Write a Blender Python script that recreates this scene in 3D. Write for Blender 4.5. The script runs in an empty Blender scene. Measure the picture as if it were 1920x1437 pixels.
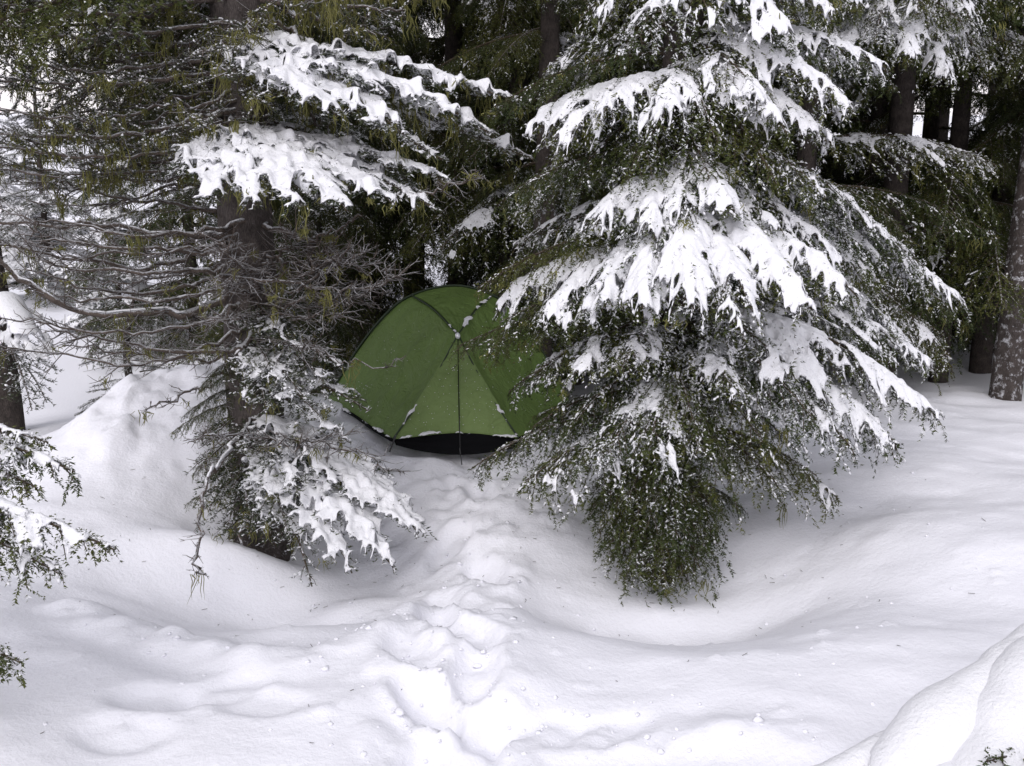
import bpy, math
import numpy as np
from mathutils import Vector

# ------------------------------------------------------------------ camera, sky, sun, exposure
sc = bpy.context.scene
R = math.radians
CAM = np.array([0.0, 0.0, 1.7]); PITCH = 10.8; FPX = 1920.0
cd = bpy.data.cameras.new('camera'); cam = bpy.data.objects.new('camera', cd)
sc.collection.objects.link(cam); sc.camera = cam
cam.location = CAM; cam.rotation_euler = (R(90 - PITCH), 0, 0)
cd.sensor_width = 36.0; cd.lens = 36.0; cd.clip_start = 0.05; cd.clip_end = 2000.0

SUN_EL, SUN_AZ = 46.0, 200.0            # azimuth clockwise from +Y: behind the camera, a little left
w = bpy.data.worlds.new('World'); sc.world = w; w.use_nodes = True
nt = w.node_tree; nt.nodes.clear()
sky = nt.nodes.new('ShaderNodeTexSky'); sky.sky_type = 'NISHITA'; sky.sun_disc = False
sky.sun_elevation = R(SUN_EL); sky.sun_rotation = R(SUN_AZ)
sky.air_density = 3.0; sky.dust_density = 1.0; sky.ozone_density = 1.0
hs = nt.nodes.new('ShaderNodeHueSaturation'); hs.inputs['Saturation'].default_value = 0.12
bg = nt.nodes.new('ShaderNodeBackground'); bg.inputs['Strength'].default_value = 0.15
wo = nt.nodes.new('ShaderNodeOutputWorld')
nt.links.new(sky.outputs[0], hs.inputs['Color']); tn_ = nt.nodes.new('ShaderNodeMix'); tn_.data_type = 'RGBA'; tn_.blend_type = 'MULTIPLY'; tn_.inputs['Factor'].default_value = 1.0
tn_.inputs['B'].default_value = (0.985, 0.965, 1.06, 1)          # cold overcast cast
nt.links.new(hs.outputs[0], tn_.inputs['A']); nt.links.new(tn_.outputs['Result'], bg.inputs[0]); nt.links.new(bg.outputs[0], wo.inputs[0])
sl = bpy.data.lights.new('sun', 'SUN'); sl.energy = 1.1; sl.angle = R(40); sl.color = (1.0, 0.965, 0.93)
so = bpy.data.objects.new('sun', sl); sc.collection.objects.link(so)
az, el = R(SUN_AZ), R(SUN_EL)
to_sun = Vector((math.sin(az) * math.cos(el), math.cos(az) * math.cos(el), math.sin(el)))
so.rotation_euler = to_sun.to_track_quat('Z', 'Y').to_euler(); so.location = (0, -5, 9)
vs = sc.view_settings
vs.view_transform = 'Standard'; vs.look = 'None'; vs.gamma = 1.0; vs.use_curve_mapping = False
vs.exposure = 0.14
sc.render.engine = 'CYCLES'
sc.cycles.use_denoising = True
sc.cycles.max_bounces = 8; sc.cycles.diffuse_bounces = 5; sc.cycles.glossy_bounces = 2
sc.cycles.transmission_bounces = 2; sc.cycles.transparent_max_bounces = 4

# ------------------------------------------------------------------ helpers
COL = sc.collection
_p = R(PITCH); FWD = np.array([0, math.cos(_p), -math.sin(_p)]); UPV = np.array([0, math.sin(_p), math.cos(_p)])

def U(px, py, Y):
    """world point at ground distance Y seen at photograph pixel (px, py)"""
    d = FWD + np.array([1.0, 0, 0]) * ((px - 960.0) / FPX) + UPV * ((718.5 - py) / FPX)
    return CAM + d * (Y / d[1])

def nrm(v):
    return v / np.maximum(np.linalg.norm(v, axis=-1, keepdims=True), 1e-9)

def mesh_np(name, V, faces, mats, smooth=True):
    """faces: list of (array n x k, material index)"""
    me = bpy.data.meshes.new(name)
    faces = [(np.asarray(f, dtype=np.int32), m) for f, m in faces if len(f)]
    V = np.asarray(V, dtype=np.float32)
    me.vertices.add(len(V)); me.vertices.foreach_set('co', V.ravel())
    tot = np.concatenate([np.full(len(f), f.shape[1], np.int32) for f, m in faces])
    start = np.concatenate([[0], np.cumsum(tot)[:-1]]).astype(np.int32)
    lv = np.concatenate([f.ravel() for f, m in faces])
    me.loops.add(len(lv)); me.loops.foreach_set('vertex_index', lv)
    me.polygons.add(len(tot)); me.polygons.foreach_set('loop_start', start)
    me.polygons.foreach_set('material_index', np.concatenate([np.full(len(f), m, np.int32) for f, m in faces]))
    me.update(calc_edges=True)
    me.polygons.foreach_set('use_smooth', np.full(len(tot), smooth, dtype=bool))
    for m in mats: me.materials.append(m)
    me.validate()
    return me

def obj(name, me, parent=None, loc=(0, 0, 0), kind=None):
    o = bpy.data.objects.new(name, me); COL.objects.link(o)
    o.location = loc
    if parent is not None: o.parent = parent
    if kind: o['kind'] = kind
    return o

def thing(name, label, cat, loc=(0, 0, 0), group=None):
    o = bpy.data.objects.new(name, None); COL.objects.link(o); o.location = loc
    o.empty_display_size = 0.1
    o['label'] = label; o['category'] = cat
    if group: o['group'] = group
    return o

class Geo:
    """collects vertices and faces"""
    def __init__(s): s.V = []; s.F = []; s.n = 0
    def add(s, V, F, m=0):
        V = np.asarray(V, float).reshape(-1, 3)
        if len(V) == 0: return
        s.V.append(V); s.F.append((np.asarray(F) + s.n, m)); s.n += len(V)
    def mesh(s, name, mats, smooth=True):
        return mesh_np(name, np.concatenate(s.V), s.F, mats, smooth)

def tubes(P, Rd, k=4):
    """P (T,m,3) polylines, Rd (T,m) radii -> verts, quads"""
    P = np.asarray(P, float); Rd = np.asarray(Rd, float)
    if P.ndim == 2: P = P[None]; Rd = Rd[None]
    T, m, _ = P.shape
    tan = nrm(np.gradient(P, axis=1))
    ref = np.zeros_like(tan); ref[..., 2] = 1.0
    vert = np.abs(nrm(P[:, -1] - P[:, 0])[:, 2]) > 0.8
    ref[vert] = (1.0, 0, 0)
    a = nrm(np.cross(tan, ref)); b = np.cross(a, tan)
    th = np.arange(k) / k * 2 * np.pi
    V = P[:, :, None] + Rd[:, :, None, None] * (np.cos(th)[None, None, :, None] * a[:, :, None] + np.sin(th)[None, None, :, None] * b[:, :, None])
    idx = np.arange(T * m * k).reshape(T, m, k)
    i0 = idx[:, :-1]; i1 = idx[:, 1:]
    F = np.stack([i0, np.roll(i0, -1, 2), np.roll(i1, -1, 2), i1], -1).reshape(-1, 4)
    return V.reshape(-1, 3), F

def spline(pts, n):
    """smooth Catmull-Rom through control points, n samples"""
    P = np.asarray(pts, float)
    Q = np.vstack([2 * P[0] - P[1], P, 2 * P[-1] - P[-2]])
    t = np.linspace(0, len(P) - 1 - 1e-6, n); i = t.astype(int); f = (t - i)[:, None]
    a, b, c, d = Q[i], Q[i + 1], Q[i + 2], Q[i + 3]
    return 0.5 * ((2 * b) + (-a + c) * f + (2 * a - 5 * b + 4 * c - d) * f ** 2 + (-a + 3 * b - 3 * c + d) * f ** 3)

_perm = np.random.RandomState(7).rand(256, 256)
def vnoise(x, y):
    xi = np.floor(x).astype(int); yi = np.floor(y).astype(int)
    fx = x - xi; fy = y - yi
    fx = fx * fx * fx * (fx * (fx * 6 - 15) + 10); fy = fy * fy * fy * (fy * (fy * 6 - 15) + 10)
    g = lambda a, b: _perm[a & 255, b & 255]
    return ((g(xi, yi) * (1 - fx) + g(xi + 1, yi) * fx) * (1 - fy) + (g(xi, yi + 1) * (1 - fx) + g(xi + 1, yi + 1) * fx) * fy) * 2 - 1
def fbm(x, y, oct=4, gain=0.5):
    s = 0; a = 1.0
    for k in range(oct):
        s = s + a * vnoise(x + 17.3 * k, y - 9.1 * k); x = x * 2.03; y = y * 2.03; a *= gain
    return s

# ------------------------------------------------------------------ materials
def mat(name):
    m = bpy.data.materials.new(name); m.use_nodes = True
    n = m.node_tree; b = n.nodes['Principled BSDF']
    return m, n, b
def node(n, t, **kw):
    o = n.nodes.new(t)
    for k, v in kw.items(): setattr(o, k, v)
    return o
def noise_tex(n, scale, detail=4, rough=0.55, coord='Object', dist=0.0):
    tc = node(n, 'ShaderNodeTexCoord'); t = node(n, 'ShaderNodeTexNoise')
    t.inputs['Scale'].default_value = scale; t.inputs['Detail'].default_value = detail
    t.inputs['Roughness'].default_value = rough; t.inputs['Distortion'].default_value = dist
    n.links.new(tc.outputs[coord], t.inputs['Vector'])
    return t
def ramp(n, src, stops):
    r = node(n, 'ShaderNodeValToRGB'); e = r.color_ramp.elements
    while len(e) < len(stops): e.new(0.5)
    for k, (p, c) in enumerate(stops):
        e[k].position = p; e[k].color = (*c, 1) if len(c) == 3 else c
    n.links.new(src, r.inputs[0]); return r
def bump(n, b, src, strength, dist):
    u = node(n, 'ShaderNodeBump'); u.inputs['Strength'].default_value = strength; u.inputs['Distance'].default_value = dist
    n.links.new(src, u.inputs['Height']); n.links.new(u.outputs[0], b.inputs['Normal'])
    return u

def snow_mat(name, col, bs, scale):
    m, n, b = mat(name)
    b.inputs['Base Color'].default_value = (*col, 1); b.inputs['Roughness'].default_value = 0.75
    b.inputs['Specular IOR Level'].default_value = 0.2
    t = noise_tex(n, scale, 6, 0.65)
    bump(n, b, t.outputs['Fac'], bs, 0.01)
    return m
M_SNOW = snow_mat('snow_ground', (0.86, 0.858, 0.905), 0.6, 40.0)
M_LOAD = snow_mat('snow_on_branches', (0.84, 0.84, 0.865), 0.9, 60.0)

def needle_mat(name, c0, c1, c2):
    m, n, b = mat(name)
    t = noise_tex(n, 9.0, 3); oi = node(n, 'ShaderNodeObjectInfo')
    ad = node(n, 'ShaderNodeMath', operation='MULTIPLY_ADD'); ad.inputs[1].default_value = 0.35
    n.links.new(oi.outputs['Random'], ad.inputs[0]); n.links.new(t.outputs['Fac'], ad.inputs[2])
    r = ramp(n, ad.outputs[0], [(0.35, c0), (0.65, c1), (0.95, c2)])
    n.links.new(r.outputs[0], b.inputs['Base Color'])
    b.inputs['Roughness'].default_value = 0.55; b.inputs['Specular IOR Level'].default_value = 0.35
    return m
m, n, b = mat('frosted_needles'); b.inputs['Base Color'].default_value = (.60, .61, .62, 1); b.inputs['Roughness'].default_value = .8; M_FROST = m
M_HEM = needle_mat('hemlock_needles', (0.020, 0.034, 0.008), (0.044, 0.058, 0.011), (0.088, 0.094, 0.018))
M_FIR = needle_mat('fir_needles', (0.024, 0.036, 0.016), (0.042, 0.054, 0.024), (0.070, 0.078, 0.034))

def bark_mat(name, c0, c1, frost, frost_amt, frost_col=(0.72, 0.72, 0.75), fs=55.0):
    """bark with blown snow caught on the upper faces (frost) and in patches"""
    m, n, b = mat(name)
    t = noise_tex(n, 14.0, 6, 0.65)
    mp = node(n, 'ShaderNodeMapping'); tc = node(n, 'ShaderNodeTexCoord'); mp.inputs['Scale'].default_value = (60, 60, 9)
    t2 = node(n, 'ShaderNodeTexNoise'); t2.inputs['Detail'].default_value = 5
    n.links.new(tc.outputs['Object'], mp.inputs[0]); n.links.new(mp.outputs[0], t2.inputs['Vector'])
    mx = node(n, 'ShaderNodeMath', operation='MULTIPLY_ADD'); mx.inputs[1].default_value = 0.5
    hf = node(n, 'ShaderNodeMath', operation='MULTIPLY'); hf.inputs[1].default_value = 0.5
    n.links.new(t2.outputs['Fac'], hf.inputs[0]); n.links.new(t.outputs['Fac'], mx.inputs[0]); n.links.new(hf.outputs[0], mx.inputs[2])
    r = ramp(n, mx.outputs[0], [(0.36, c0), (0.64, c1)])
    g = node(n, 'ShaderNodeNewGeometry'); sx = node(n, 'ShaderNodeSeparateXYZ'); n.links.new(g.outputs['Normal'], sx.inputs[0])
    t3 = noise_tex(n, fs, 5, 0.7)
    a = node(n, 'ShaderNodeMath', operation='MULTIPLY_ADD'); a.inputs[1].default_value = frost   # normal.z * frost + noise
    n.links.new(sx.outputs['Z'], a.inputs[0]); n.links.new(t3.outputs['Fac'], a.inputs[2])
    fr = ramp(n, a.outputs[0], [(1.0 - frost_amt, (0, 0, 0)), (min(1.0, 1.13 - frost_amt), (1, 1, 1))])
    mix = node(n, 'ShaderNodeMix', data_type='RGBA')
    n.links.new(fr.outputs[0], mix.inputs['Factor']); n.links.new(r.outputs[0], mix.inputs['A']); mix.inputs['B'].default_value = (*frost_col, 1)
    n.links.new(mix.outputs['Result'], b.inputs['Base Color'])
    b.inputs['Roughness'].default_value = 0.9; b.inputs['Specular IOR Level'].default_value = 0.15
    bump(n, b, mx.outputs[0], 1.0, 0.03)
    return m
M_BARK = bark_mat('fir_bark', (0.045, 0.038, 0.035), (0.17, 0.145, 0.135), 0.3, 0.34)
M_BARKD = bark_mat('dark_bark', (0.03, 0.026, 0.024), (0.11, 0.09, 0.08), 0.3, 0.30)
M_BARKS = bark_mat('snow_plastered_bark', (0.04, 0.032, 0.030), (0.13, 0.11, 0.10), 0.05, 0.46, fs=20.0)
M_DEAD = bark_mat('dead_wood', (0.07, 0.058, 0.050), (0.20, 0.160, 0.135), 0.42, 0.35, (0.60, 0.60, 0.62))
M_TWIG = bark_mat('live_twig', (0.06, 0.045, 0.032), (0.13, 0.10, 0.07), 0.3, 0.30)

m, n, b = mat('beard_lichen')
t = noise_tex(n, 20.0, 3); r = ramp(n, t.outputs['Fac'], [(0.3, (0.10, 0.10, 0.028)), (0.55, (0.19, 0.185, 0.050)), (0.75, (0.30, 0.28, 0.11))])
n.links.new(r.outputs[0], b.inputs['Base Color']); b.inputs['Roughness'].default_value = 0.9
M_LICH = m

# ------------------------------------------------------------------ snow heaped on a spray of twigs (closed pillow mesh)
def snow_cap(S, r, g, k=0.9, blur=1, jump=0.07, smooth=2, under=0.014, fill=0, rough=0.0, rng=None):
    """S (N,3) support points, r (N) radii -> verts, quads of one closed cap over the union of the domes"""
    if len(S) < 4: return None
    rm = r.max(); lo = S[:, :2].min(0) - rm - 3 * g
    nx, ny = (np.ceil((S[:, :2].max(0) + rm + 3 * g - lo) / g)).astype(int) + 1
    H = np.full(nx * ny, -1e9)
    c = np.round((S[:, :2] - lo) / g).astype(int)
    K = int(math.ceil(rm / g))
    for i in range(-K, K + 1):
        for j in range(-K, K + 1):
            if (i * i + j * j) * g * g > rm * rm: continue
            ci = c + (i, j)
            d2 = ((ci * g + lo - S[:, :2]) ** 2).sum(1)
            ok = d2 < r * r
            np.maximum.at(H, (ci[ok, 0] * ny + ci[ok, 1]), S[ok, 2] + k * np.sqrt(r[ok] ** 2 - d2[ok]))
    H = H.reshape(nx, ny); M = H > -1e8
    if fill > 0:                                 # snow bridges every small gap that shoots enclose, leaving a dimple
        out = np.zeros_like(M); out[0] = out[-1] = True; out[:, 0] = out[:, -1] = True
        free = ~M
        while True:
            n2 = out.copy(); n2[1:] |= out[:-1]; n2[:-1] |= out[1:]; n2[:, 1:] |= out[:, :-1]; n2[:, :-1] |= out[:, 1:]; n2 &= free | out
            if (n2 == out).all(): break
            out = n2
        hole = ~M & ~out
        for it in range(fill):
            s = np.zeros_like(H); cnt = np.zeros_like(H)
            for i, j in ((1, 0), (-1, 0), (0, 1), (0, -1)):
                mm = np.roll(np.roll(M, i, 0), j, 1); s += np.where(mm, np.roll(np.roll(H, i, 0), j, 1), 0); cnt += mm
            new = hole & ~M & (cnt >= 1); H = np.where(new, s / np.maximum(cnt, 1) - .0022, H); M |= new
    if rough > 0:
        gi_, gj_ = np.meshgrid(np.arange(nx) * g, np.arange(ny) * g, indexing='ij'); o_ = rng.uniform(0, 50)
        H = H + rough * (vnoise(gi_ * 55 + o_, gj_ * 55) + .6 * vnoise(gi_ * 120, gj_ * 120 + o_)) * M
        nb4 = np.roll(M, 1, 0) & np.roll(M, -1, 0) & np.roll(M, 1, 1) & np.roll(M, -1, 1)
        M &= nb4 | (rng.rand(nx, ny) < .62)      # crumbly rim
    for _ in range(blur):
        s = np.zeros_like(H); cnt = np.zeros_like(H)
        for i in (-1, 0, 1):
            for j in (-1, 0, 1):
                hh = np.roll(np.roll(H, i, 0), j, 1); mm = np.roll(np.roll(M, i, 0), j, 1) & (np.abs(hh - H) < jump)
                wgt = 2.0 if i == 0 and j == 0 else 1.0
                s += np.where(mm, hh, 0) * wgt; cnt += mm * wgt
        H = np.where(M, s / np.maximum(cnt, 1), H)
    q = M[:-1, :-1] & M[1:, :-1] & M[1:, 1:] & M[:-1, 1:]
    st = np.stack([H[:-1, :-1], H[1:, :-1], H[1:, 1:], H[:-1, 1:]])
    q &= (st.max(0) - st.min(0)) < jump
    if q.sum() < 3: return None
    cntq = np.zeros((nx, ny), int)
    cntq[:-1, :-1] += q; cntq[1:, :-1] += q; cntq[1:, 1:] += q; cntq[:-1, 1:] += q
    used = cntq > 0; inner = cntq == 4
    ti = np.full((nx, ny), -1); ti[used] = np.arange(used.sum())
    bi = ti.copy(); bi[inner] = used.sum() + np.arange(inner.sum())
    X, Y = np.meshgrid(np.arange(nx) * g + lo[0], np.arange(ny) * g + lo[1], indexing='ij')
    top = np.stack([X[used], Y[used], np.where(inner, H, H - 0.006)[used]], 1)
    bot = np.stack([X[inner], Y[inner], H[inner] - under], 1)
    V = np.vstack([top, bot])
    a, b_ = np.nonzero(q)
    Ft = np.stack([ti[a, b_], ti[a + 1, b_], ti[a + 1, b_ + 1], ti[a, b_ + 1]], 1)
    Fb = np.stack([bi[a, b_], bi[a, b_ + 1], bi[a + 1, b_ + 1], bi[a + 1, b_]], 1)
    E = np.concatenate([Ft[:, [0, 1]], Ft[:, [1, 2]], Ft[:, [2, 3]], Ft[:, [3, 0]]])
    nt_ = len(top)
    for _ in range(smooth):
        s = np.zeros((nt_, 3)); cn = np.bincount(E.ravel(), minlength=nt_)
        for d in range(3):
            s[:, d] = np.bincount(E[:, 0], V[E[:, 1], d], nt_) + np.bincount(E[:, 1], V[E[:, 0], d], nt_)
        V[:nt_] = 0.5 * V[:nt_] + 0.5 * s / np.maximum(cn, 1)[:, None]
    return V, np.vstack([Ft, Fb])

OCT_V = np.array([[1, 0, 0], [0, 1, 0], [-1, 0, 0], [0, -1, 0], [0, 0, 1], [0, 0, -.6]], float)
OCT_F = np.array([[0, 1, 4], [1, 2, 4], [2, 3, 4], [3, 0, 4], [1, 0, 5], [2, 1, 5], [3, 2, 5], [0, 3, 5]])
def crumbs(P, r, rng, T=None):
    """small irregular dabs of snow lying at points P, drawn out along the twig direction T"""
    N = len(P)
    if T is not None:
        S_ = nrm(np.cross(T, [0, 0, 1.0])); U_ = np.cross(S_, T); k = r[:, None, None] * rng.uniform(.6, 1.4, (N, 6, 1))
        st = rng.uniform(1.2, 2.8, N)[:, None, None]
        V = (OCT_V[None, :, 0:1] * T[:, None] * st + OCT_V[None, :, 1:2] * S_[:, None] * .8 + OCT_V[None, :, 2:3] * U_[:, None] * .8) * k + P[:, None]
        return V.reshape(-1, 3), (OCT_F[None] + (np.arange(N) * 6)[:, None, None]).reshape(-1, 3)
    sc_ = r[:, None, None] * rng.uniform(0.6, 1.4, (N, 6, 1)) * np.array([1, 1, .7])
    th = rng.uniform(0, 6.28, N); c, s = np.cos(th), np.sin(th)
    V = OCT_V[None] * sc_
    x = V[..., 0] * c[:, None] - V[..., 1] * s[:, None]; y = V[..., 0] * s[:, None] + V[..., 1] * c[:, None]
    V = np.stack([x, y, V[..., 2]], -1) + P[:, None]
    F = OCT_F[None] + (np.arange(N) * 6)[:, None, None]
    return V.reshape(-1, 3), F.reshape(-1, 3)

def _pad_base():
    V = [np.array(v, float) for v in ((1, 0, 0), (0, 1, 0), (-1, 0, 0), (0, -1, 0), (0, 0, 1), (0, 0, -1))]; F = []; mid = {}
    def md(a, b):
        k = (min(a, b), max(a, b))
        if k not in mid: V.append(nrm(V[a] + V[b])); mid[k] = len(V) - 1
        return mid[k]
    for a, b, c in ((0, 1, 4), (1, 2, 4), (2, 3, 4), (3, 0, 4), (1, 0, 5), (2, 1, 5), (3, 2, 5), (0, 3, 5)):
        x, y, z = md(a, b), md(b, c), md(c, a); F += [(a, x, z), (x, b, y), (z, y, c), (x, y, z)]
    return np.array(V), np.array(F)
PAD_V, PAD_F = _pad_base()
def pads(P, T, ln, wd, ht, rng):
    """soft irregular pads of snow lying along the directions T; ln, wd, ht half sizes"""
    N = len(P); S_ = nrm(np.cross(T, [0, 0, 1.0]) + rng.normal(size=(N, 3)) * .12); U_ = np.cross(S_, T)
    B = PAD_V[None] * (1 + rng.uniform(-.34, .30, (N, len(PAD_V), 1))); B[..., 0] = np.sign(B[..., 0]) * np.abs(B[..., 0]) ** .7
    z = np.where(B[..., 2] < 0, B[..., 2] * .45, B[..., 2])
    V = T[:, None] * (B[..., 0] * ln[:, None])[..., None] + S_[:, None] * (B[..., 1] * wd[:, None])[..., None] + U_[:, None] * (z * ht[:, None])[..., None] + P[:, None]
    return V.reshape(-1, 3), (PAD_F[None] + (np.arange(N) * len(PAD_V))[:, None, None]).reshape(-1, 3)

# ------------------------------------------------------------------ a needled bough
HEM = dict(sp_l=0.036, al=(58, 38), droop=0.75, sp_t=0.022, tw=0.085, tdroop=0.35, nl=0.0180, nw=0.0068, ns=0.0049, up=0.25, main=0.010, hang=.45, sr=.0140, fill=6, te=(.80, -.30), bias=.21, rough=.0034)
FIRP = dict(sp_l=0.060, al=(54, 36), droop=0.16, sp_t=0.050, tw=0.115, tdroop=.05, nl=0.022, nw=0.0066, ns=0.0043, up=0.95, main=0.012, hang=.12, sr=.0168, fill=3, te=(.82, .22), bias=.20, rough=.0020)

def bough(root, tip, width, P, seed, snow, arch=0.22, axis_snow=1.0, speck=1.0, cell=0.010, needles=1.0, lichen=0.0, dens=1.0, thick=1.0):
    """root, tip world points -> dict of (V, F) in coordinates relative to root"""
    rng = np.random.RandomState(seed)
    d = np.asarray(tip, float) - np.asarray(root, float); L = np.linalg.norm(d)
    ctrl = d * 0.5 + np.array([0, 0, arch * L])
    side0 = nrm(np.cross(nrm(d), [0, 0, 1.0])); wob = rng.uniform(-0.06, 0.06) * L
    def path(t):
        t = np.asarray(t)[:, None]
        return 2 * t * (1 - t) * (ctrl + side0 * wob) + t * t * d
    tt = np.linspace(0, 1, 22); A = path(tt)
    # first-order shoots
    nl = max(6, int(L / P['sp_l'] * dens)); t = np.clip(np.linspace(0.10, 0.985, nl) + rng.uniform(-.4, .4, nl) / nl, 0.05, 0.99)
    base = path(t); T = nrm(path(np.minimum(t + .02, 1)) - path(t - .02))
    S = nrm(np.cross(T, [0, 0, 1.0])); N = np.cross(S, T)
    sg = np.where(np.arange(nl) % 2 == 0, 1.0, -1.0)
    prof = np.minimum(1, (t / 0.28) ** 0.7) * np.maximum(1 - t, 0) ** 0.7 * 1.25 + 0.07
    l = width * prof * rng.uniform(0.7, 1.2, nl)
    al = np.radians(P['al'][0] + (P['al'][1] - P['al'][0]) * t + rng.uniform(-9, 9, nl))
    D = T * np.cos(al)[:, None] + S * (sg * np.sin(al))[:, None] + N * rng.uniform(-.12, .10, nl)[:, None]
    s = np.linspace(0, 1, 8)
    lat = base[:, None] + D[:, None] * (s[None, :, None] * l[:, None, None]) + T[:, None] * (0.16 * s ** 2)[None, :, None] * l[:, None, None]
    lat[..., 2] -= P['droop'] * rng.uniform(.6, 1.4, nl)[:, None] * l[:, None] * s[None] ** 2
    lat[..., 2] += rng.uniform(-.01, .01, lat.shape[:2])
    # second-order twigs
    B = []; Dt = []; Lt = []
    for i in range(nl):
        k = int(l[i] / P['sp_t'])
        if k < 1: continue
        ss = np.clip((np.arange(k) + rng.uniform(.2, .8, k)) / k, .06, .98)
        f = ss * 7; a = np.minimum(f.astype(int), 6); fr = (f - a)[:, None]
        pb = lat[i, a] * (1 - fr) + lat[i, a + 1] * fr; tv = nrm(lat[i, a + 1] - lat[i, a])
        sd = nrm(np.cross(tv, [0, 0, 1.0])); up = np.cross(sd, tv)
        be = np.radians(rng.uniform(30, 58, k)); g2 = np.where(np.arange(k) % 2 == 0, 1., -1.)
        dd = tv * np.cos(be)[:, None] + sd * (g2 * np.sin(be))[:, None] + up * rng.uniform(-.25, .3, k)[:, None]
        B.append(pb); Dt.append(dd); Lt.append(np.minimum(P['tw'] * rng.uniform(.5, 1.2, k) * (1.1 - .65 * ss), .55 * l[i] + .02))
    B = np.concatenate(B); Dt = np.concatenate(Dt); Lt = np.concatenate(Lt)
    s4 = np.linspace(0, 1, 4)
    tw = B[:, None] + Dt[:, None] * (s4[None, :, None] * Lt[:, None, None])
    tw[..., 2] -= P['tdroop'] * Lt[:, None] * s4[None] ** 2
    if P['hang'] > 0:
        nh = int(len(tw) * P['hang']); ih = rng.choice(len(tw), nh); uh = rng.uniform(0, 1, nh)[:, None]
        bh = tw[ih, 0] * (1 - uh) + tw[ih, 2] * uh; dh = nrm(Dt[ih] * .55 + rng.normal(size=(nh, 3)) * .25 + np.array([0, 0, -.85])); lh = P['tw'] * rng.uniform(.45, 1.1, nh)
        hg = bh[:, None] + dh[:, None] * (s4[None, :, None] * lh[:, None, None])
    # wood
    W = Geo()
    W.add(*tubes(A, (P['main'] * (0.35 + 0.65 * L) * (1 - .85 * tt) + .0016), 6))
    W.add(*tubes(lat[:, ::2], (0.0035 * (1 - .7 * s[::2]))[None] * np.ones((nl, 1)), 3))
    sv = nrm(np.cross(Dt, [0, 0, 1.0])) * .0016; W.add(np.stack([tw[:, 0] - sv, tw[:, 0] + sv, tw[:, 3]], 1).reshape(-1, 3), np.arange(3 * len(tw)).reshape(-1, 3))
    out = dict(wood=W)
    # needles
    def along(C, ln, step):
        T_, m_, _ = C.shape
        cnt = np.maximum((ln / step * needles).astype(int), 2); idx = np.repeat(np.arange(T_), cnt)
        u = rng.uniform(0.02, 1.0, len(idx)) * (m_ - 1); a = np.minimum(u.astype(int), m_ - 2); fr = (u - a)[:, None]
        return C[idx, a] * (1 - fr) + C[idx, a + 1] * fr, nrm(C[idx, a + 1] - C[idx, a])
    p1, t1 = along(tw, Lt, P['ns']); p2, t2 = along(lat[:, 2:], l * .75, P['ns'] * .8); p3, t3 = along(A[None, 6:], np.array([L * .7]), P['ns'])
    if P['hang'] > 0: p4, t4 = along(hg, lh, P['ns'])
    else: p4, t4 = p1[:0], t1[:0]
    pn = np.concatenate([p1, p2, p3, p4]); tn = np.concatenate([t1, t2, t3, t4]); M_ = len(pn)
    sd = nrm(np.cross(tn, [0.0, 0, 1.0])); up = np.cross(sd, tn)
    if P['up'] > .6: ph = rng.uniform(-.5, np.pi + .5, M_)
    else: ph = np.where(rng.rand(M_) < .5, 0, np.pi) + rng.uniform(-.55, .75, M_)
    dr = sd * np.cos(ph)[:, None] + up * np.sin(ph)[:, None] + tn * rng.uniform(.35, .95, M_)[:, None]
    dr = nrm(dr); poke = rng.rand(M_) < .15; pn = pn + poke[:, None] * np.array([0, 0, 1.0]) * rng.uniform(.006, .022, M_)[:, None]; ln = P['nl'] * rng.uniform(.65, 1.2, M_)[:, None]
    wv = nrm(np.cross(dr, rng.normal(size=(M_, 3)))) * (P['nw'] / 2)
    V = np.stack([pn - wv, pn + wv, pn + dr * ln], 1).reshape(-1, 3)
    
    # snow load
    kk = rng.normal(size=(6, 3)) * np.array([9, 9, 5]); kk[3:] *= 3.2; fz = rng.uniform(0, 6.28, 6)
    def cover(Q):
        return sum(np.sin(Q @ kk[i] + fz[i]) for i in range(6)) * 0.19
    fp = np.clip(.0 + .34 * snow + .70 * cover(pn + 1.7), .01, .75) * min(speck, 1.0); fp[len(p1) + len(p2):] *= .25
    fr_ = rng.rand(M_) < fp; NG = Geo(); fi = np.arange(3 * M_).reshape(-1, 3); NG.V.append(V); NG.n = len(V)
    NG.F += [(fi[~fr_], 0), (fi[fr_], 1)]; out['needles'] = NG
    SG = Geo()
    def samp(C, ln, step):
        T_, m_, _ = C.shape
        cnt = np.maximum((ln / step).astype(int), 2); idx = np.repeat(np.arange(T_), cnt)
        off = np.arange(len(idx)) - np.repeat(np.cumsum(cnt) - cnt, cnt)
        un = off / np.maximum(np.repeat(cnt, cnt) - 1, 1); u = un * (m_ - 1)
        a = np.minimum(u.astype(int), m_ - 2); fr = (u - a)[:, None]
        return C[idx, a] * (1 - fr) + C[idx, a + 1] * fr, un, nrm(C[idx, a + 1] - C[idx, a])
    q1, u1, g1 = samp(tw, Lt, .010); q2, u2, g2_ = samp(lat, l, .010); q3, u3, g3 = samp(A[None, 4:], np.array([L]), .008)
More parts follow.
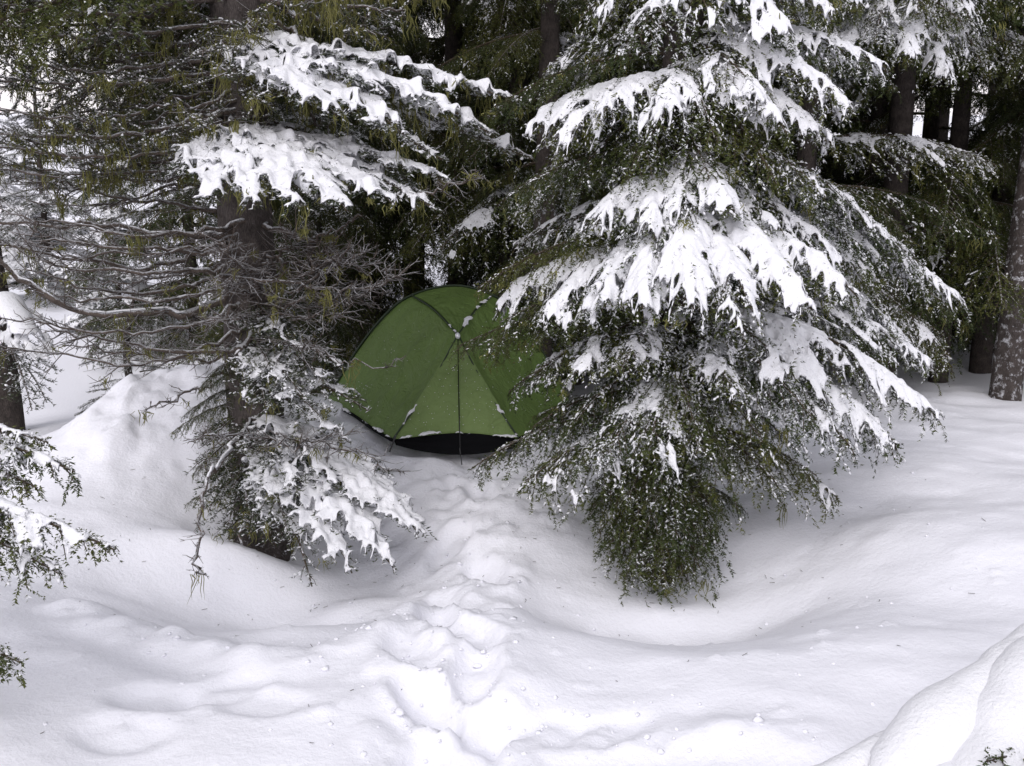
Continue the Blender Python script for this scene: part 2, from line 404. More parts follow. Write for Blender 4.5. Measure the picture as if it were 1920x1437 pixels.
    if snow > 0.02:
        q1, u1, g1 = samp(tw, Lt, .008); q2, u2, g2_ = samp(lat, l, .008); qb, ub, gb = samp(A[None, 5:], np.array([L * .8]), .010)
        lump = np.concatenate([np.repeat(rng.uniform(.6, 1.2, len(tw)), np.maximum((Lt / .008).astype(int), 2)), np.repeat(rng.uniform(.8, 1.15, nl), np.maximum((l / .008).astype(int), 2)), np.ones(len(qb))])
        Q = np.concatenate([q1, q2, qb]); TG = np.concatenate([g1, g2_, gb])
        r = np.concatenate([P['sr'] * (P['te'][0] + P['te'][1] * u1), P['sr'] * (1 - .3 * u2), P['sr'] * 1.25 * min(axis_snow, 1.3) * (1 - .4 * ub)]) * lump
        cv = cover(Q) * 1.25 + (snow - .60) * 1.75 + P['bias']; f = .26 + cv * 1.15
        n1 = np.maximum((Lt / .008).astype(int), 2); tm = .26 + 1.15 * (cover(tw[:, 1]) * 1.25 + (snow - .60) * 1.75 + P['bias']) + rng.uniform(-.28, .16, len(tw)); f[:len(q1)] = np.repeat(tm, n1)
        hv = f > .52; rr_h = r[hv] * np.clip(.55 + .5 * f[hv], .6, 1.1) * thick * rng.uniform(.85, 1.10, hv.sum())
        if hv.sum() > 20:
            c = snow_cap(Q[hv] + np.array([0, 0, .003]), rr_h, min(cell, .0085) if cell < .012 else cell, k=1.15, blur=0, jump=.065, smooth=2, under=.010, fill=P['fill'], rough=P['rough'], rng=rng)
            if c: SG.add(*c)
        md = (tm > .12) & (tm < .66) & (rng.rand(len(tw)) < .85)
        for uc0, uc1 in ((.25, .5), (.6, .9)):           # small separate pads on the lightly laden shoots
            m6 = md & (rng.rand(len(tw)) < .8); uc = rng.uniform(uc0, uc1, m6.sum())[:, None]; sz = np.clip(.55 + tm[m6], .6, 1.2) * rng.uniform(.6, 1.25, m6.sum())
            if m6.sum() > 1: SG.add(*pads(tw[m6, 0] * (1 - uc) + tw[m6, 3] * uc + np.array([0, 0, .004]), nrm(tw[m6, 3] - tw[m6, 0]), Lt[m6] * .19 * sz, P['sr'] * .46 * sz, P['sr'] * .40 * sz, rng))
        lt = (f > .22) & (rng.rand(len(Q)) < np.where(hv, .14, np.where(f > .38, .24, .08))); nl_ = lt.sum()
        if nl_ > 1: SG.add(*crumbs(Q[lt] + rng.normal(size=(nl_, 3)) * np.array([.006, .006, .003]) + np.array([0, 0, .005]) + np.array([0, 0, 1.0]) * (hv[lt] * r[lt] * .8)[:, None], rng.uniform(.0032, .0075, nl_), rng, TG[lt]))
        if axis_snow > 1.4:
            m5 = ub < .62; c = snow_cap(qb[m5], P['sr'] * 1.5 * axis_snow * (1 - .3 * ub[m5]) * rng.uniform(.8, 1.1, m5.sum()), cell, k=.9, blur=1, jump=.05, smooth=2)
            if c: SG.add(*c)
    if speck > 0:
        Q = np.concatenate([q1, q2]); TG = np.concatenate([g1, g2_]); cv = cover(Q + 3.1)
        pr = np.clip(.14 + .45 * snow + .55 * cv, 0.015, .85) * speck
        ok = rng.rand(len(Q)) < pr * .16
        Q = Q[ok] + rng.normal(size=(ok.sum(), 3)) * np.array([.006, .006, .002]) + np.array([0, 0, .005])
        SG.add(*crumbs(Q, rng.uniform(.002, .0050, len(Q)), rng, TG[ok]))
    out['snow'] = SG
    if lichen > 0:
        k = int(lichen * 10); ids = rng.choice(len(q2), k); out['lichen'] = lichen_geo(q2[ids], rng, .12, 9)
    out['len'] = L
    return out

def lichen_geo(at, rng, length, per):
    """tufts of beard lichen hanging from points"""
    G = Geo(); P = []; Rr = []
    for a in at:
        n_ = rng.randint(max(3, per // 3), per + 7); sp = rng.uniform(.004, .028); ll = length * rng.lognormal(-.35, .5)
        for _ in range(n_):
            o = a + rng.normal(size=3) * np.array([sp, sp, .005]); h = ll * rng.uniform(.3, 1.1)
            z = np.array([0, .3, .65, 1.0]); sw = rng.normal(size=2) * .10 * h
            P.append(np.stack([o[0] + sw[0] * z ** 2 + rng.normal(size=4) * .009, o[1] + sw[1] * z ** 2 + rng.normal(size=4) * .004, o[2] - h * z], 1))
            w0 = rng.uniform(.0012, .0036); Rr.append(w0 * np.array([.8, 1.0, .7, .15]))
    if P: G.add(*tubes(np.array(P), np.array(Rr), 3))
    return G

def add_bough(tree, root, B, names=('branch', 'needles', 'snow_load', 'lichen'), mats=None, loc0=None):
    o = obj(names[0], B['wood'].mesh('branch', [mats[0]]), tree, np.asarray(root) - np.asarray(loc0))
    obj(names[1], B['needles'].mesh('needles', [mats[1], M_FROST], False), o, kind='stuff')
    if B['snow'].n: obj(names[2], B['snow'].mesh('snow_load', [M_LOAD]), o, kind='stuff')
    if 'lichen' in B and B['lichen'].n: obj(names[3], B['lichen'].mesh('lichen', [M_LICH]), o, kind='stuff')
    return o

def trunk_mesh(pts, radii, seed, mat_, rough=0.10, k=18, n_=60):
    rng = np.random.RandomState(seed)
    C = spline(pts, n_); rr = np.interp(np.linspace(0, 1, n_), np.linspace(0, 1, len(radii)), radii)
    V, F = tubes(C, rr, k)
    V = V.reshape(n_, k, 3); d = V - C[:, None]
    th = np.arange(k) / k * 6.283
    bumpy = 1 + rough * (fbm(np.cos(th)[None] * 2.2 + seed + np.linspace(0, 6, n_)[:, None] * 0.4, np.sin(th)[None] * 2.2 + np.linspace(0, 14, n_)[:, None], 4))
    V = C[:, None] + d * bumpy[..., None]
    G = Geo(); G.add(V.reshape(-1, 3), F); 
    return G.mesh('trunk', [mat_])

def dead_limb(ctrl, r0, r1, seed, twigs=1.0, tl=0.22, updown=0.35, lichen=0.0, llen=0.12, sub=True, tufts=0.0, fwd=.6):
    """a bare limb through control points with side twigs; returns Geo of wood, lichen, needles (relative to ctrl[0])"""
    rng = np.random.RandomState(seed)
    C0 = np.asarray(ctrl, float); o = C0[0]; n_ = 26
    C = spline(C0 - o, n_); C[1:] += rng.normal(size=(n_ - 1, 3)) * .009 + np.repeat(rng.normal(size=(7, 3)), 4, axis=0)[:n_ - 1] * .010
    L = np.linalg.norm(np.diff(C, axis=0), axis=1).sum()
    W = Geo(); u = np.linspace(0, 1, n_)
    W.add(*tubes(C, (r0 + (r1 - r0) * u ** .8) * rng.uniform(.85, 1.2, n_), 7))
    k = int(L / .042 * twigs); P = []; Rr = []; ends = [C]
    P2 = []; R2 = []
    for i in range(k):
        t = rng.uniform(.12, 1) ** .85 * (n_ - 1.01); a = int(t); p = C[a] + (C[a + 1] - C[a]) * (t - a); T = nrm(C[a + 1] - C[a])
        sd = nrm(np.cross(T, [0, 0, 1.0])) * rng.choice([-1, 1])
        dd = nrm(T * fwd * rng.uniform(.5, 1.4) + sd * rng.uniform(.35, 1) + np.array([0, 0, 1.]) * rng.normal() * updown)
        ll = tl * rng.uniform(.3, 1.25) * (1.15 - .5 * t / n_); z = np.linspace(0, 1, 5)[:, None]
        q = p + dd * z * ll + np.array([0, 0, 1.]) * (rng.normal() * .10 + .04) * ll * z ** 2 + rng.normal(size=(5, 3)) * .004 * z
        P.append(q); rb = min(.0042, r0 * .5) * rng.uniform(.6, 1.1); Rr.append(rb * np.linspace(1, .3, 5))
        if sub:
            for j in range(rng.randint(1, 4)):
                b_ = rng.randint(1, 4); v = nrm(dd * .8 + rng.normal(size=3) * .6); l2 = ll * rng.uniform(.2, .5)
                P2.append(np.stack([q[b_], q[b_] + v * l2 * .5, q[b_] + v * l2 + np.array([0, 0, .1 * l2])])); R2.append(np.array([.0022, .0017, .0009]))
    if P: W.add(*tubes(np.array(P), np.array(Rr), 3))
    if P2: W.add(*tubes(np.array(P2), np.array(R2), 3))
    res = dict(wood=W, root=o)
    allp = np.concatenate([C[3:]] + [q[1:4] for q in P]) if P else C[3:]
    if lichen > 0: res['lichen'] = lichen_geo(allp[rng.choice(len(allp), max(1, int(lichen)))], rng, llen, 11)
    if tufts > 0 and P:
        Q = np.array(P); T_ = len(Q); cnt = int(45 * tufts); u_ = rng.uniform(.25, 1, (T_, cnt)) * 3.99; a = u_.astype(int); fr = (u_ - a)[..., None]
        ii = np.arange(T_)[:, None]; pn = (Q[ii, a] * (1 - fr) + Q[ii, a + 1] * fr).reshape(-1, 3); tn = nrm((Q[ii, a + 1] - Q[ii, a]).reshape(-1, 3))
        dr = nrm(tn * .6 + rng.normal(size=pn.shape) * .7); wv = nrm(np.cross(dr, rng.normal(size=pn.shape))) * .0023
        G = Geo(); G.add(np.stack([pn - wv, pn + wv, pn + dr * rng.uniform(.010, .022, (len(pn), 1))], 1).reshape(-1, 3), np.arange(3 * len(pn)).reshape(-1, 3)); res['needles'] = G
        S = Geo(); ok = rng.rand(len(pn)) < .10; S.add(*crumbs(pn[ok] + np.array([0, 0, .006]), rng.uniform(.004, .009, ok.sum()), rng)); res['snow'] = S
    if r0 > .008:
        tt = np.linspace(.04, .9, int(L / .008)); ix = tt * (n_ - 1.01); a = ix.astype(int); Q = C[a] + (C[a + 1] - C[a]) * (ix - a)[:, None]
        rr = (r0 + (r1 - r0) * tt ** .8); cv = np.sin(Q @ (rng.normal(size=3) * 14)) * .5 + rng.uniform(-.2, .2, len(Q))
        rs = np.maximum(rr * 1.15, .007) * np.clip(.75 + cv, 0, 1); ok = rs > .0055
        c = snow_cap(Q[ok] + np.array([0, 0, 1]) * (rr[ok] * .55)[:, None], rs[ok], .006, k=.7, jump=.05, smooth=1, under=.006) if ok.sum() > 6 else None
        if c:
            S = res.setdefault('snow', Geo()); S.add(*c)
    return res

def add_limb(tree, D, loc0, nmat=None):
    o = obj('dead_branch' if 'needles' not in D else 'branch', D['wood'].mesh('branch', [M_DEAD]), tree, D['root'] - np.asarray(loc0))
    if 'needles' in D: obj('needles', D['needles'].mesh('needles', [nmat or M_FIR], False), o, kind='stuff')
    if 'snow' in D and D['snow'].n: obj('snow_load', D['snow'].mesh('snow_load', [M_LOAD]), o, kind='stuff')
    if 'lichen' in D and D['lichen'].n: obj('lichen', D['lichen'].mesh('lichen', [M_LICH]), o, kind='stuff')
    return o

# ------------------------------------------------------------------ the snow-covered ground
LT = U(488, 985, 5.55)            # left fir, foot of the trunk
RT = U(1232, 1090, 5.05)          # right hemlock, foot of the trunk
TENT0 = U(855, 850, 6.3)
def gauss(x, y, cx, cy, sx, sy, rot=0.0):
    c, s = math.cos(rot), math.sin(rot); dx = x - cx; dy = y - cy
    a = (dx * c + dy * s) / sx; b = (-dx * s + dy * c) / sy
    return np.exp(-.5 * (a * a + b * b))
def seg_dist(x, y, pts):
    best = np.full(x.shape, 1e9); par = np.zeros(x.shape)
    for i in range(len(pts) - 1):
        a = np.array(pts[i]); b = np.array(pts[i + 1]); ab = b - a; L2 = ab @ ab
        t = np.clip(((x - a[0]) * ab[0] + (y - a[1]) * ab[1]) / L2, 0, 1)
        d = np.hypot(x - a[0] - t * ab[0], y - a[1] - t * ab[1]); k = d < best
        best = np.where(k, d, best); par = np.where(k, i + t, par)
    return best, par
def pxy(px, py, z=-.1):
    """ground position seen at a photograph pixel, on the level z"""
    d = FWD + np.array([1.0, 0, 0]) * ((px - 960.0) / FPX) + UPV * ((718.5 - py) / FPX)
    t = (z - CAM[2]) / d[2]; q = CAM + d * t
    return q[0], q[1]
PATH = [pxy(*p) for p in ((800, 1500), (850, 1390), (850, 1290), (830, 1215), (880, 1130), (875, 1040), (880, 960), (890, 890))]
TRACK = [pxy(*p) for p in ((150, 1120), (230, 1170), (330, 1215), (440, 1245), (560, 1262), (650, 1235), (730, 1190), (800, 1140))]
TRACK2 = [pxy(*p) for p in ((840, 1400), (1000, 1412), (1150, 1405), (1300, 1410), (1500, 1430))]
_rg = np.random.RandomState(11)
def _lumps():
    L = []
    def along(pts, n_, spread, r0, r1, h):
        for _ in range(n_):
            t = _rg.uniform(0, len(pts) - 1.001); i = int(t); a, b = np.array(pts[i]), np.array(pts[i + 1]); q = a + (b - a) * (t - i)
            q = q + _rg.normal(size=2) * spread; r = _rg.uniform(r0, r1); L.append((q[0], q[1], r, h * r * _rg.uniform(.5, 1.2)))
    along(PATH, 60, .13, .05, .14, .20); along(PATH, 240, .17, .012, .045, .42)
    along(TRACK, 34, .05, .05, .13, .17); along(TRACK, 70, .07, .010, .035, .42)
    along(TRACK2, 18, .04, .04, .09, .10); along(TRACK2, 60, .05, .010, .03, .42)
    for _ in range(90):          # trodden snow in front of the tent
        q = pxy(_rg.uniform(690, 1090), _rg.uniform(868, 985)); r = _rg.uniform(.03, .11); L.append((q[0], q[1], r, .28 * r * _rg.uniform(.4, 1.1)))
    for _ in range(150):         # shovelled heap beside the left fir
        q = U(_rg.uniform(150, 440), 800, _rg.uniform(5.9, 7.6)); r = _rg.uniform(.05, .20); L.append((q[0], q[1], r, .42 * r * _rg.uniform(.4, 1.1)))
    for _ in range(130):         # single clods dropped from the branches
        q = pxy(_rg.uniform(60, 1880), _rg.uniform(880, 1420)); r = _rg.uniform(.008, .028); L.append((q[0], q[1], r, .55 * r))
    return L
LUMPS = _lumps()
PRINTS = []
for i in range(12):
    t = .2 + i * (len(PATH) - 1.5) / 12; k = int(t); a, b = np.array(PATH[k]), np.array(PATH[k + 1]); q = a + (b - a) * (t - k); dv = (b - a) / np.linalg.norm(b - a)
    q = q + np.array([dv[1], -dv[0]]) * (.09 if i % 2 else -.09) + _rg.normal(size=2) * .03
    PRINTS.append((q[0], q[1], math.atan2(dv[1], dv[0]) + _rg.normal() * .3, _rg.uniform(.03, .06)))
for q in ((300, 1330), (420, 1315), (230, 1390), (490, 1345), (905, 1380), (1010, 1395), (1130, 1392)):
    g_ = pxy(*q); PRINTS.append((g_[0], g_[1], _rg.uniform(-.3, .5), .02))

def ground_z(x, y):
    x = np.asarray(x, float); y = np.asarray(y, float)
    z = -0.08 + 0.0 * x
    z = z + 0.11 * (1 / (1 + np.exp(-(y - 5.9) * 4)))                       # tent platform
    z = z - 0.42 * gauss(x, y, LT[0] + .22, LT[1] - .72, .74, .50) - 0.16 * gauss(x, y, LT[0] + .02, LT[1] + .02, .34, .30) + .24 * gauss(x, y, LT[0] - .04, LT[1] - .40, .36, .16) + .10 * gauss(x, y, LT[0] + .62, LT[1] - .72, .16, .12)
    z = z - 0.31 * gauss(x, y, RT[0] + .1, RT[1] - .56, .66, .46) - 0.02 * gauss(x, y, RT[0], RT[1] + .02, .30, .24) + .07 * gauss(x, y, RT[0], RT[1] - .36, .30, .10)
    z = z + 0.16 * gauss(x, y, -.18, 4.7, .26, .8) + .05 * gauss(x, y, -.2, 3.6, .5, .4)
    z = z + 0.17 * gauss(x, y, 2.5, 5.2, 1.0, 1.2) + .10 * gauss(x, y, 1.9, 3.3, .8, .6)
    z = z + 0.14 * gauss(x, y, -2.1, 4.7, .7, .8) - .05 * gauss(x, y, -1.4, 3.0, .7, .35)
    z = z + 0.40 * gauss(x, y, -1.95, 6.75, .62, .50, .3) + .22 * gauss(x, y, -2.4, 6.2, .5, .45)   # shovelled heap
    z = z - .35 * gauss(x, y, -5.2, 9.5, 2.0, 1.8)
    far = np.maximum(y - 26, 0); z = z + 0.06 * far + .9 * fbm(x * .05, y * .05, 3) * np.clip((y - 12) / 25, 0, 1)
    back = np.maximum(-y - 6, 0); z = z + 0.02 * back
    lat = np.maximum(np.abs(x) - 9, 0); z = z + .03 * lat
    # soft wind shapes
    nearw = np.clip(1 - np.hypot(x, y - 5) / 30, 0, 1)
    z = z + (.050 * fbm(x * .9 + 3, y * 1.3, 2) + .012 * fbm(x * 3.2, y * 4.4, 2) + .0022 * fbm(x * 13, y * 13, 3)) * nearw
    # trodden track to the tent: wide shallow trench with broken surface
    d, t = seg_dist(x, y, PATH); wv = .20 + .07 * vnoise(x * 4, y * 4)
    k = np.exp(-(d / wv) ** 4); z = z - .03 * k + k * (.012 * fbm(x * 6, y * 6, 3, .6)) + .010 * np.exp(-((d - .27) / .07) ** 2) * (.6 + .6 * vnoise(x * 5, y * 5))
    d, t = seg_dist(x, y, TRACK); k = np.exp(-(d / .12) ** 2); z = z + k * (.018 + .014 * fbm(x * 6, y * 6, 3, .6)) - .022 * np.exp(-((d - .18) / .09) ** 2)
    d, t = seg_dist(x, y, TRACK2); k = np.exp(-(d / .09) ** 2); z = z + k * (.012 + .010 * fbm(x * 8, y * 8, 3, .6)) - .010 * np.exp(-((d - .15) / .07) ** 2)
    k = gauss(x, y, -.1, 5.75, .75, .42); z = z + k * (.026 * fbm(x * 6 + 9, y * 6, 3, .6))
    k = np.clip(gauss(x, y, -1.95, 6.75, .62, .62) * 1.5, 0, 1); z = z + k * (.060 * fbm(x * 3.2 + 4, y * 3.2, 4, .55))
    return z

def axis(segs):
    out = [segs[0][0]]
    for a, b, st in segs:
        n_ = max(1, int(round((b - a) / st))); out += list(a + (b - a) * (np.arange(1, n_ + 1) / n_))
    return np.array(out)
def grow(a, b, s0, f):
    o = []; p = a; st = s0; sg = 1 if b > a else -1
    while (b - p) * sg > 0: p += sg * st; st *= f; o.append(p)
    return o
gx = axis([(-3.4, 3.4, .023)]); gx = np.concatenate([grow(-3.4, -400, .03, 1.14)[::-1], gx, grow(3.4, 400, .03, 1.14)])
gy = axis([(2.2, 7.6, .023)]); gy = np.concatenate([grow(2.2, -60, .03, 1.16)[::-1], gy, grow(7.6, 600, .03, 1.08)])
GX, GY = np.meshgrid(gx, gy, indexing='ij'); GZ = ground_z(GX, GY); LZ = np.zeros_like(GZ)
for (cx, cy, r_, h_) in LUMPS:
    i0, i1 = np.searchsorted(gx, (cx - r_, cx + r_)); j0, j1 = np.searchsorted(gy, (cy - r_, cy + r_))
    if i1 <= i0 or j1 <= j0: continue
    X = GX[i0:i1, j0:j1]; Y = GY[i0:i1, j0:j1]
    th = math.atan2(cy, cx) + cx * 7; ex = (X - cx) * math.cos(th) + (Y - cy) * math.sin(th); ey = -(X - cx) * math.sin(th) + (Y - cy) * math.cos(th)
    d2 = (ex / r_) ** 2 + (ey / (r_ * .75)) ** 2
    LZ[i0:i1, j0:j1] = np.maximum(LZ[i0:i1, j0:j1] * (1 - .5 * np.clip(1 - d2, 0, 1)), h_ * np.clip(1 - d2, 0, 1) ** .6)
GZ += LZ
_d, _t = seg_dist(GX, GY, PATH); _k = np.exp(-(_d / .24) ** 4); _c = np.abs(fbm(GX * 11 + 5, GY * 11, 3, .6))
GZ += _k * (.008 * (_c - .4) + .004 * fbm(GX * 38, GY * 38, 2))                   # broken crust on the trail
for (cx, cy, th, dp) in PRINTS:
    i0, i1 = np.searchsorted(gx, (cx - .4, cx + .4)); j0, j1 = np.searchsorted(gy, (cy - .4, cy + .4))
    X = GX[i0:i1, j0:j1] - cx; Y = GY[i0:i1, j0:j1] - cy; ex = X * math.cos(th) + Y * math.sin(th); ey = -X * math.sin(th) + Y * math.cos(th)
    d2 = (ex / .17) ** 2 + (ey / .085) ** 2
    GZ[i0:i1, j0:j1] += -dp * 1.35 * np.exp(-d2 ** 3) + .2 * dp * np.exp(-((np.sqrt(d2) - 1.35) / .3) ** 2)
gi = np.arange(GX.size).reshape(GX.shape)
GF = np.stack([gi[:-1, :-1], gi[1:, :-1], gi[1:, 1:], gi[:-1, 1:]], -1).reshape(-1, 4)
gm = mesh_np('snow_ground', np.stack([GX, GY, GZ], -1).reshape(-1, 3), [(GF, 0)], [M_SNOW])
go = obj('snow_ground', gm); go['kind'] = 'structure'
_q = np.random.RandomState(12)
def on_ground(X, Y, lift=0.0):
    i = np.clip(np.searchsorted(gx, X), 1, len(gx) - 1); j = np.clip(np.searchsorted(gy, Y), 1, len(gy) - 1)
    return np.stack([X, Y, GZ[i, j] + lift], 1)
def scatter_px(n_, fn):
    return np.array([pxy(*fn()) for _ in range(n_)])
def around(pts, n_, sp):
    t = _q.uniform(0, len(pts) - 1.001, n_); i = t.astype(int); a = np.array(pts)[i]; b = np.array(pts)[i + 1]
    return a + (b - a) * (t - i)[:, None] + _q.normal(size=(n_, 2)) * sp
C_ = np.concatenate([around(PATH, 200, .20), around(TRACK, 60, .12), around(TRACK2, 40, .08), scatter_px(110, lambda: (_q.uniform(80, 1850), _q.uniform(860, 1430)))])
G = Geo(); rr = _q.uniform(.003, .009, len(C_)) * np.where(_q.rand(len(C_)) < .12, 1.8, 1.0); a_ = _q.uniform(0, 6.28, len(C_))
G.add(*pads(on_ground(C_[:, 0], C_[:, 1]), np.stack([np.cos(a_), np.sin(a_), 0 * a_], 1), rr * 1.2, rr, rr * .9, _q))
o = obj('snow_crumbs', G.mesh('snow_crumbs', [M_SNOW]), kind='stuff'); o['label'] = 'loose crumbs of snow scattered along the trodden trail'; o['category'] = 'snow'
C_ = np.concatenate([np.array([LT[0], LT[1] - .4]) + _q.normal(size=(80, 2)) * (.75, .5), np.array([RT[0], RT[1] - .3]) + _q.normal(size=(90, 2)) * (.8, .5), around(PATH, 20, .5)])
G = Geo(); a_ = _q.uniform(0, 6.28, len(C_)); b0_ = on_ground(C_[:, 0], C_[:, 1], .003); d_ = np.stack([np.cos(a_), np.sin(a_), _q.uniform(-.1, .3, len(a_))], 1) * _q.uniform(.004, .016, (len(a_), 1))
G.add(*tubes(np.stack([b0_ - d_, b0_, b0_ + d_], 1), np.full((len(a_), 3), .0013), 3))
o = obj('needle_litter', G.mesh('needle_litter', [M_TWIG]), kind='stuff'); o['label'] = 'dark needles and twig bits fallen on the snow'; o['category'] = 'litter'
def gz(x, y): return float(ground_z(np.array([x]), np.array([y]))[0])

# ------------------------------------------------------------------ the tent
def fabric(name, c, specks):
    m, n, b = mat(name)
    t = noise_tex(n, 3.0, 4); r = ramp(n, t.outputs['Fac'], [(0.3, tuple(0.85 * v for v in c)), (0.7, tuple(1.1 * v for v in c))])
    sp = noise_tex(n, 75.0, 3, .5); big = noise_tex(n, 3.5, 2)
    a = node(n, 'ShaderNodeMath', operation='MULTIPLY_ADD'); a.inputs[1].default_value = .35
    n.links.new(big.outputs['Fac'], a.inputs[0]); n.links.new(sp.outputs['Fac'], a.inputs[2])
    f = ramp(n, a.outputs[0], [(specks, (0, 0, 0)), (specks + .05, (.75, .75, .75))])
    mix = node(n, 'ShaderNodeMix', data_type='RGBA'); n.links.new(f.outputs[0], mix.inputs['Factor']); n.links.new(r.outputs[0], mix.inputs['A']); mix.inputs['B'].default_value = (.7, .72, .70, 1)
    n.links.new(mix.outputs['Result'], b.inputs['Base Color'])
    b.inputs['Roughness'].default_value = .55; b.inputs['Specular IOR Level'].default_value = .3
    wv = noise_tex(n, 7.0, 4, .55, dist=2.5); bump(n, b, wv.outputs['Fac'], .55, .03)
    return m
M_FLY = fabric('green_fly_fabric', (.118, .182, .047), .93)
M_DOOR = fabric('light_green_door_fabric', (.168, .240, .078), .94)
m, n, b = mat('black_fabric'); b.inputs['Base Color'].default_value = (.004, .004, .005, 1); b.inputs['Roughness'].default_value = .8; b.inputs['Specular IOR Level'].default_value = .1; M_BLACK = m
m, n, b = mat('dark_seam'); b.inputs['Base Color'].default_value = (.02, .035, .015, 1); b.inputs['Roughness'].default_value = .6; M_SEAM = m
m, n, b = mat('silver_reflector'); b.inputs['Base Color'].default_value = (.85, .86, .88, 1); b.inputs['Roughness'].default_value = .3; b.inputs['Metallic'].default_value = .6; M_SILV = m
m, n, b = mat('guy_cord'); b.inputs['Base Color'].default_value = (.03, .03, .03, 1); M_CORD = m

tent = thing('tent', 'green dome tent with a lighter green front door, pitched on the snow between the trees', 'tent', TENT0)
def rel(V): return np.asarray(V) - TENT0
CX = 852.0
hub = U(859, 628, 6.62); fL = U(737, 824, 6.27); fR = U(972, 822, 6.27)
hoopL = [U(612, 752, 7.35), U(640, 706, 7.35), U(668, 660, 7.35), U(704, 612, 7.34), U(742, 573, 7.33), U(772, 555, 7.32), U(812, 542, 7.32), U(853, 537, 7.32)]
cxw = hoopL[-1][0]
mir = lambda q: np.array([cxw + .87 * (cxw - q[0]), q[1], q[2]])
hoop = np.array(hoopL + [mir(q) for q in hoopL[-2::-1]])
HC = spline(hoop, 121)                      # whole arch, left foot to right foot
iL = int(np.argmin(np.linalg.norm(HC - hoopL[5], axis=1))); iR = 120 - iL
def coons(c0, c1, d0, d1, n_=40):
    """c0,c1 along u at v=0,1; d0,d1 along v at u=0,1 (arrays of n_ points)"""
    u = np.linspace(0, 1, n_)[:, None, None]; v = np.linspace(0, 1, n_)[None, :, None]
    Lc = (1 - v) * c0[:, None] + v * c1[:, None]; Ld = (1 - u) * d0[None] + u * d1[None]
    Bl = (1 - u) * (1 - v) * c0[0] + u * (1 - v) * c0[-1] + (1 - u) * v * c1[0] + u * v * c1[-1]
    return Lc + Ld - Bl
def rs(pts, n_=40):
    P = spline(pts, 200) if len(pts) > 2 else np.linspace(pts[0], pts[1], 200)
    s = np.concatenate([[0], np.cumsum(np.linalg.norm(np.diff(P, axis=0), axis=1))]); q = np.linspace(0, s[-1], n_)
    return np.stack([np.interp(q, s, P[:, d]) for d in range(3)], 1)
def panel(name, S, mat_, bulge=0.0, wr=0.004, seed=0, thick=.003):
    n_, m_ = S.shape[:2]
    du = np.gradient(S, axis=0); dv = np.gradient(S, axis=1); N = nrm(np.cross(du, dv))
    ctr = rel(U(CX, 760, 7.4)); out = np.sign(((S - TENT0 - ctr) * N).sum(-1).mean()); N = N * out
    u = np.linspace(0, 1, n_)[:, None]; v = np.linspace(0, 1, m_)[None]
    env = (np.sin(np.pi * u) * np.sin(np.pi * v)) ** .7
    f = bulge * env + wr * env ** .4 * (fbm(u * 3 + seed, v * 22 + seed, 3) + .6 * fbm((u + v) * 11 + seed, (u - v) * 3, 2))
    S2 = S + N * f[..., None]
    V = np.concatenate([rel(S2).reshape(-1, 3), (rel(S2) - N * thick).reshape(-1, 3)])
    i = np.arange(n_ * m_).reshape(n_, m_); Fq = np.stack([i[:-1, :-1], i[1:, :-1], i[1:, 1:], i[:-1, 1:]], -1).reshape(-1, 4)
    if out < 0: Fq = Fq[:, ::-1]
    rim = np.concatenate([i[:, 0], i[-1, 1:], i[-2::-1, -1], i[0, -2:0:-1]]); r2 = np.roll(rim, -1); nn = n_ * m_
    Fr = np.stack([rim, r2, r2 + nn, rim + nn], 1)
    return obj(name, mesh_np(name, V, [(Fq, 0), (Fq[:, ::-1] + nn, 0), (Fr, 0)], [mat_]), tent), S2
cor_L = HC[0]; cor_R = HC[-1]
seamL = rs([hub, hub * .5 + fL * .5 + np.array([.012, 0, -.02]), fL]); seamR = rs([hub, hub * .5 + fR * .5 + np.array([-.012, 0, -.02]), fR])
ridgeL = rs([hub, hub * .5 + HC[iL] * .5 + np.array([0, 0, .03]), HC[iL]]); ridgeR = rs([hub, hub * .5 + HC[iR] * .5 + np.array([0, 0, .03]), HC[iR]])
botL = rs([fL, U(700, 803, 6.55), U(660, 775, 6.9), cor_L]); 
botR = rs([fR, U(1004, 803, 6.55), U(1034, 775, 6.9), cor_R])
legL = rs(HC[:iL + 1][::-1]); legR = rs(HC[iR:])
_, SL = panel('fly_panel', coons(seamL, legL, ridgeL, botL), M_FLY, -.025, .010, 3)
_, SR = panel('fly_panel', coons(seamR, legR, ridgeR, botR), M_FLY, -.025, .010, 8)
topc = rs(HC[iL:iR + 1])
T_S = hub + (np.linspace(0, 1, 40)[None, :, None] ** 1.0) * (topc[:, None] - hub)
T_S = T_S + np.array([0, 0, 1.0]) * (.045 * np.sin(np.pi * np.linspace(0, 1, 40))[None, :, None])
panel('roof_panel', T_S, M_FLY, 0, .005, 5)
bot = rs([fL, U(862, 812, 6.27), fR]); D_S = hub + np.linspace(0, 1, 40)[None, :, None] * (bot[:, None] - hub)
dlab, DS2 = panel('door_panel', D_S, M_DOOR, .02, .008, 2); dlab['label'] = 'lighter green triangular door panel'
rear = HC[:, None] * (1 - np.linspace(0, 1, 30)[None, :, None]) + np.linspace(0, 1, 30)[None, :, None] * np.stack([HC[:, 0] * .45 + cxw * .55, np.full(121, 8.7), HC[0, 2] + (HC[:, 2] - HC[0, 2]) * .12], 1)[:, None]
rear = rear + np.array([0, 0, .22]) * (np.sin(np.pi * np.linspace(0, 1, 30)) ** 1.0)[None, :, None] * ((HC[:, 2] - HC[0, 2]) / (HC[60, 2] - HC[0, 2]))[:, None, None]
panel('rear_fly', rear, M_FLY, 0, .006, 4)
rearlob = [U(625, 742, 7.5), U(648, 690, 7.9), U(672, 668, 8.0)]
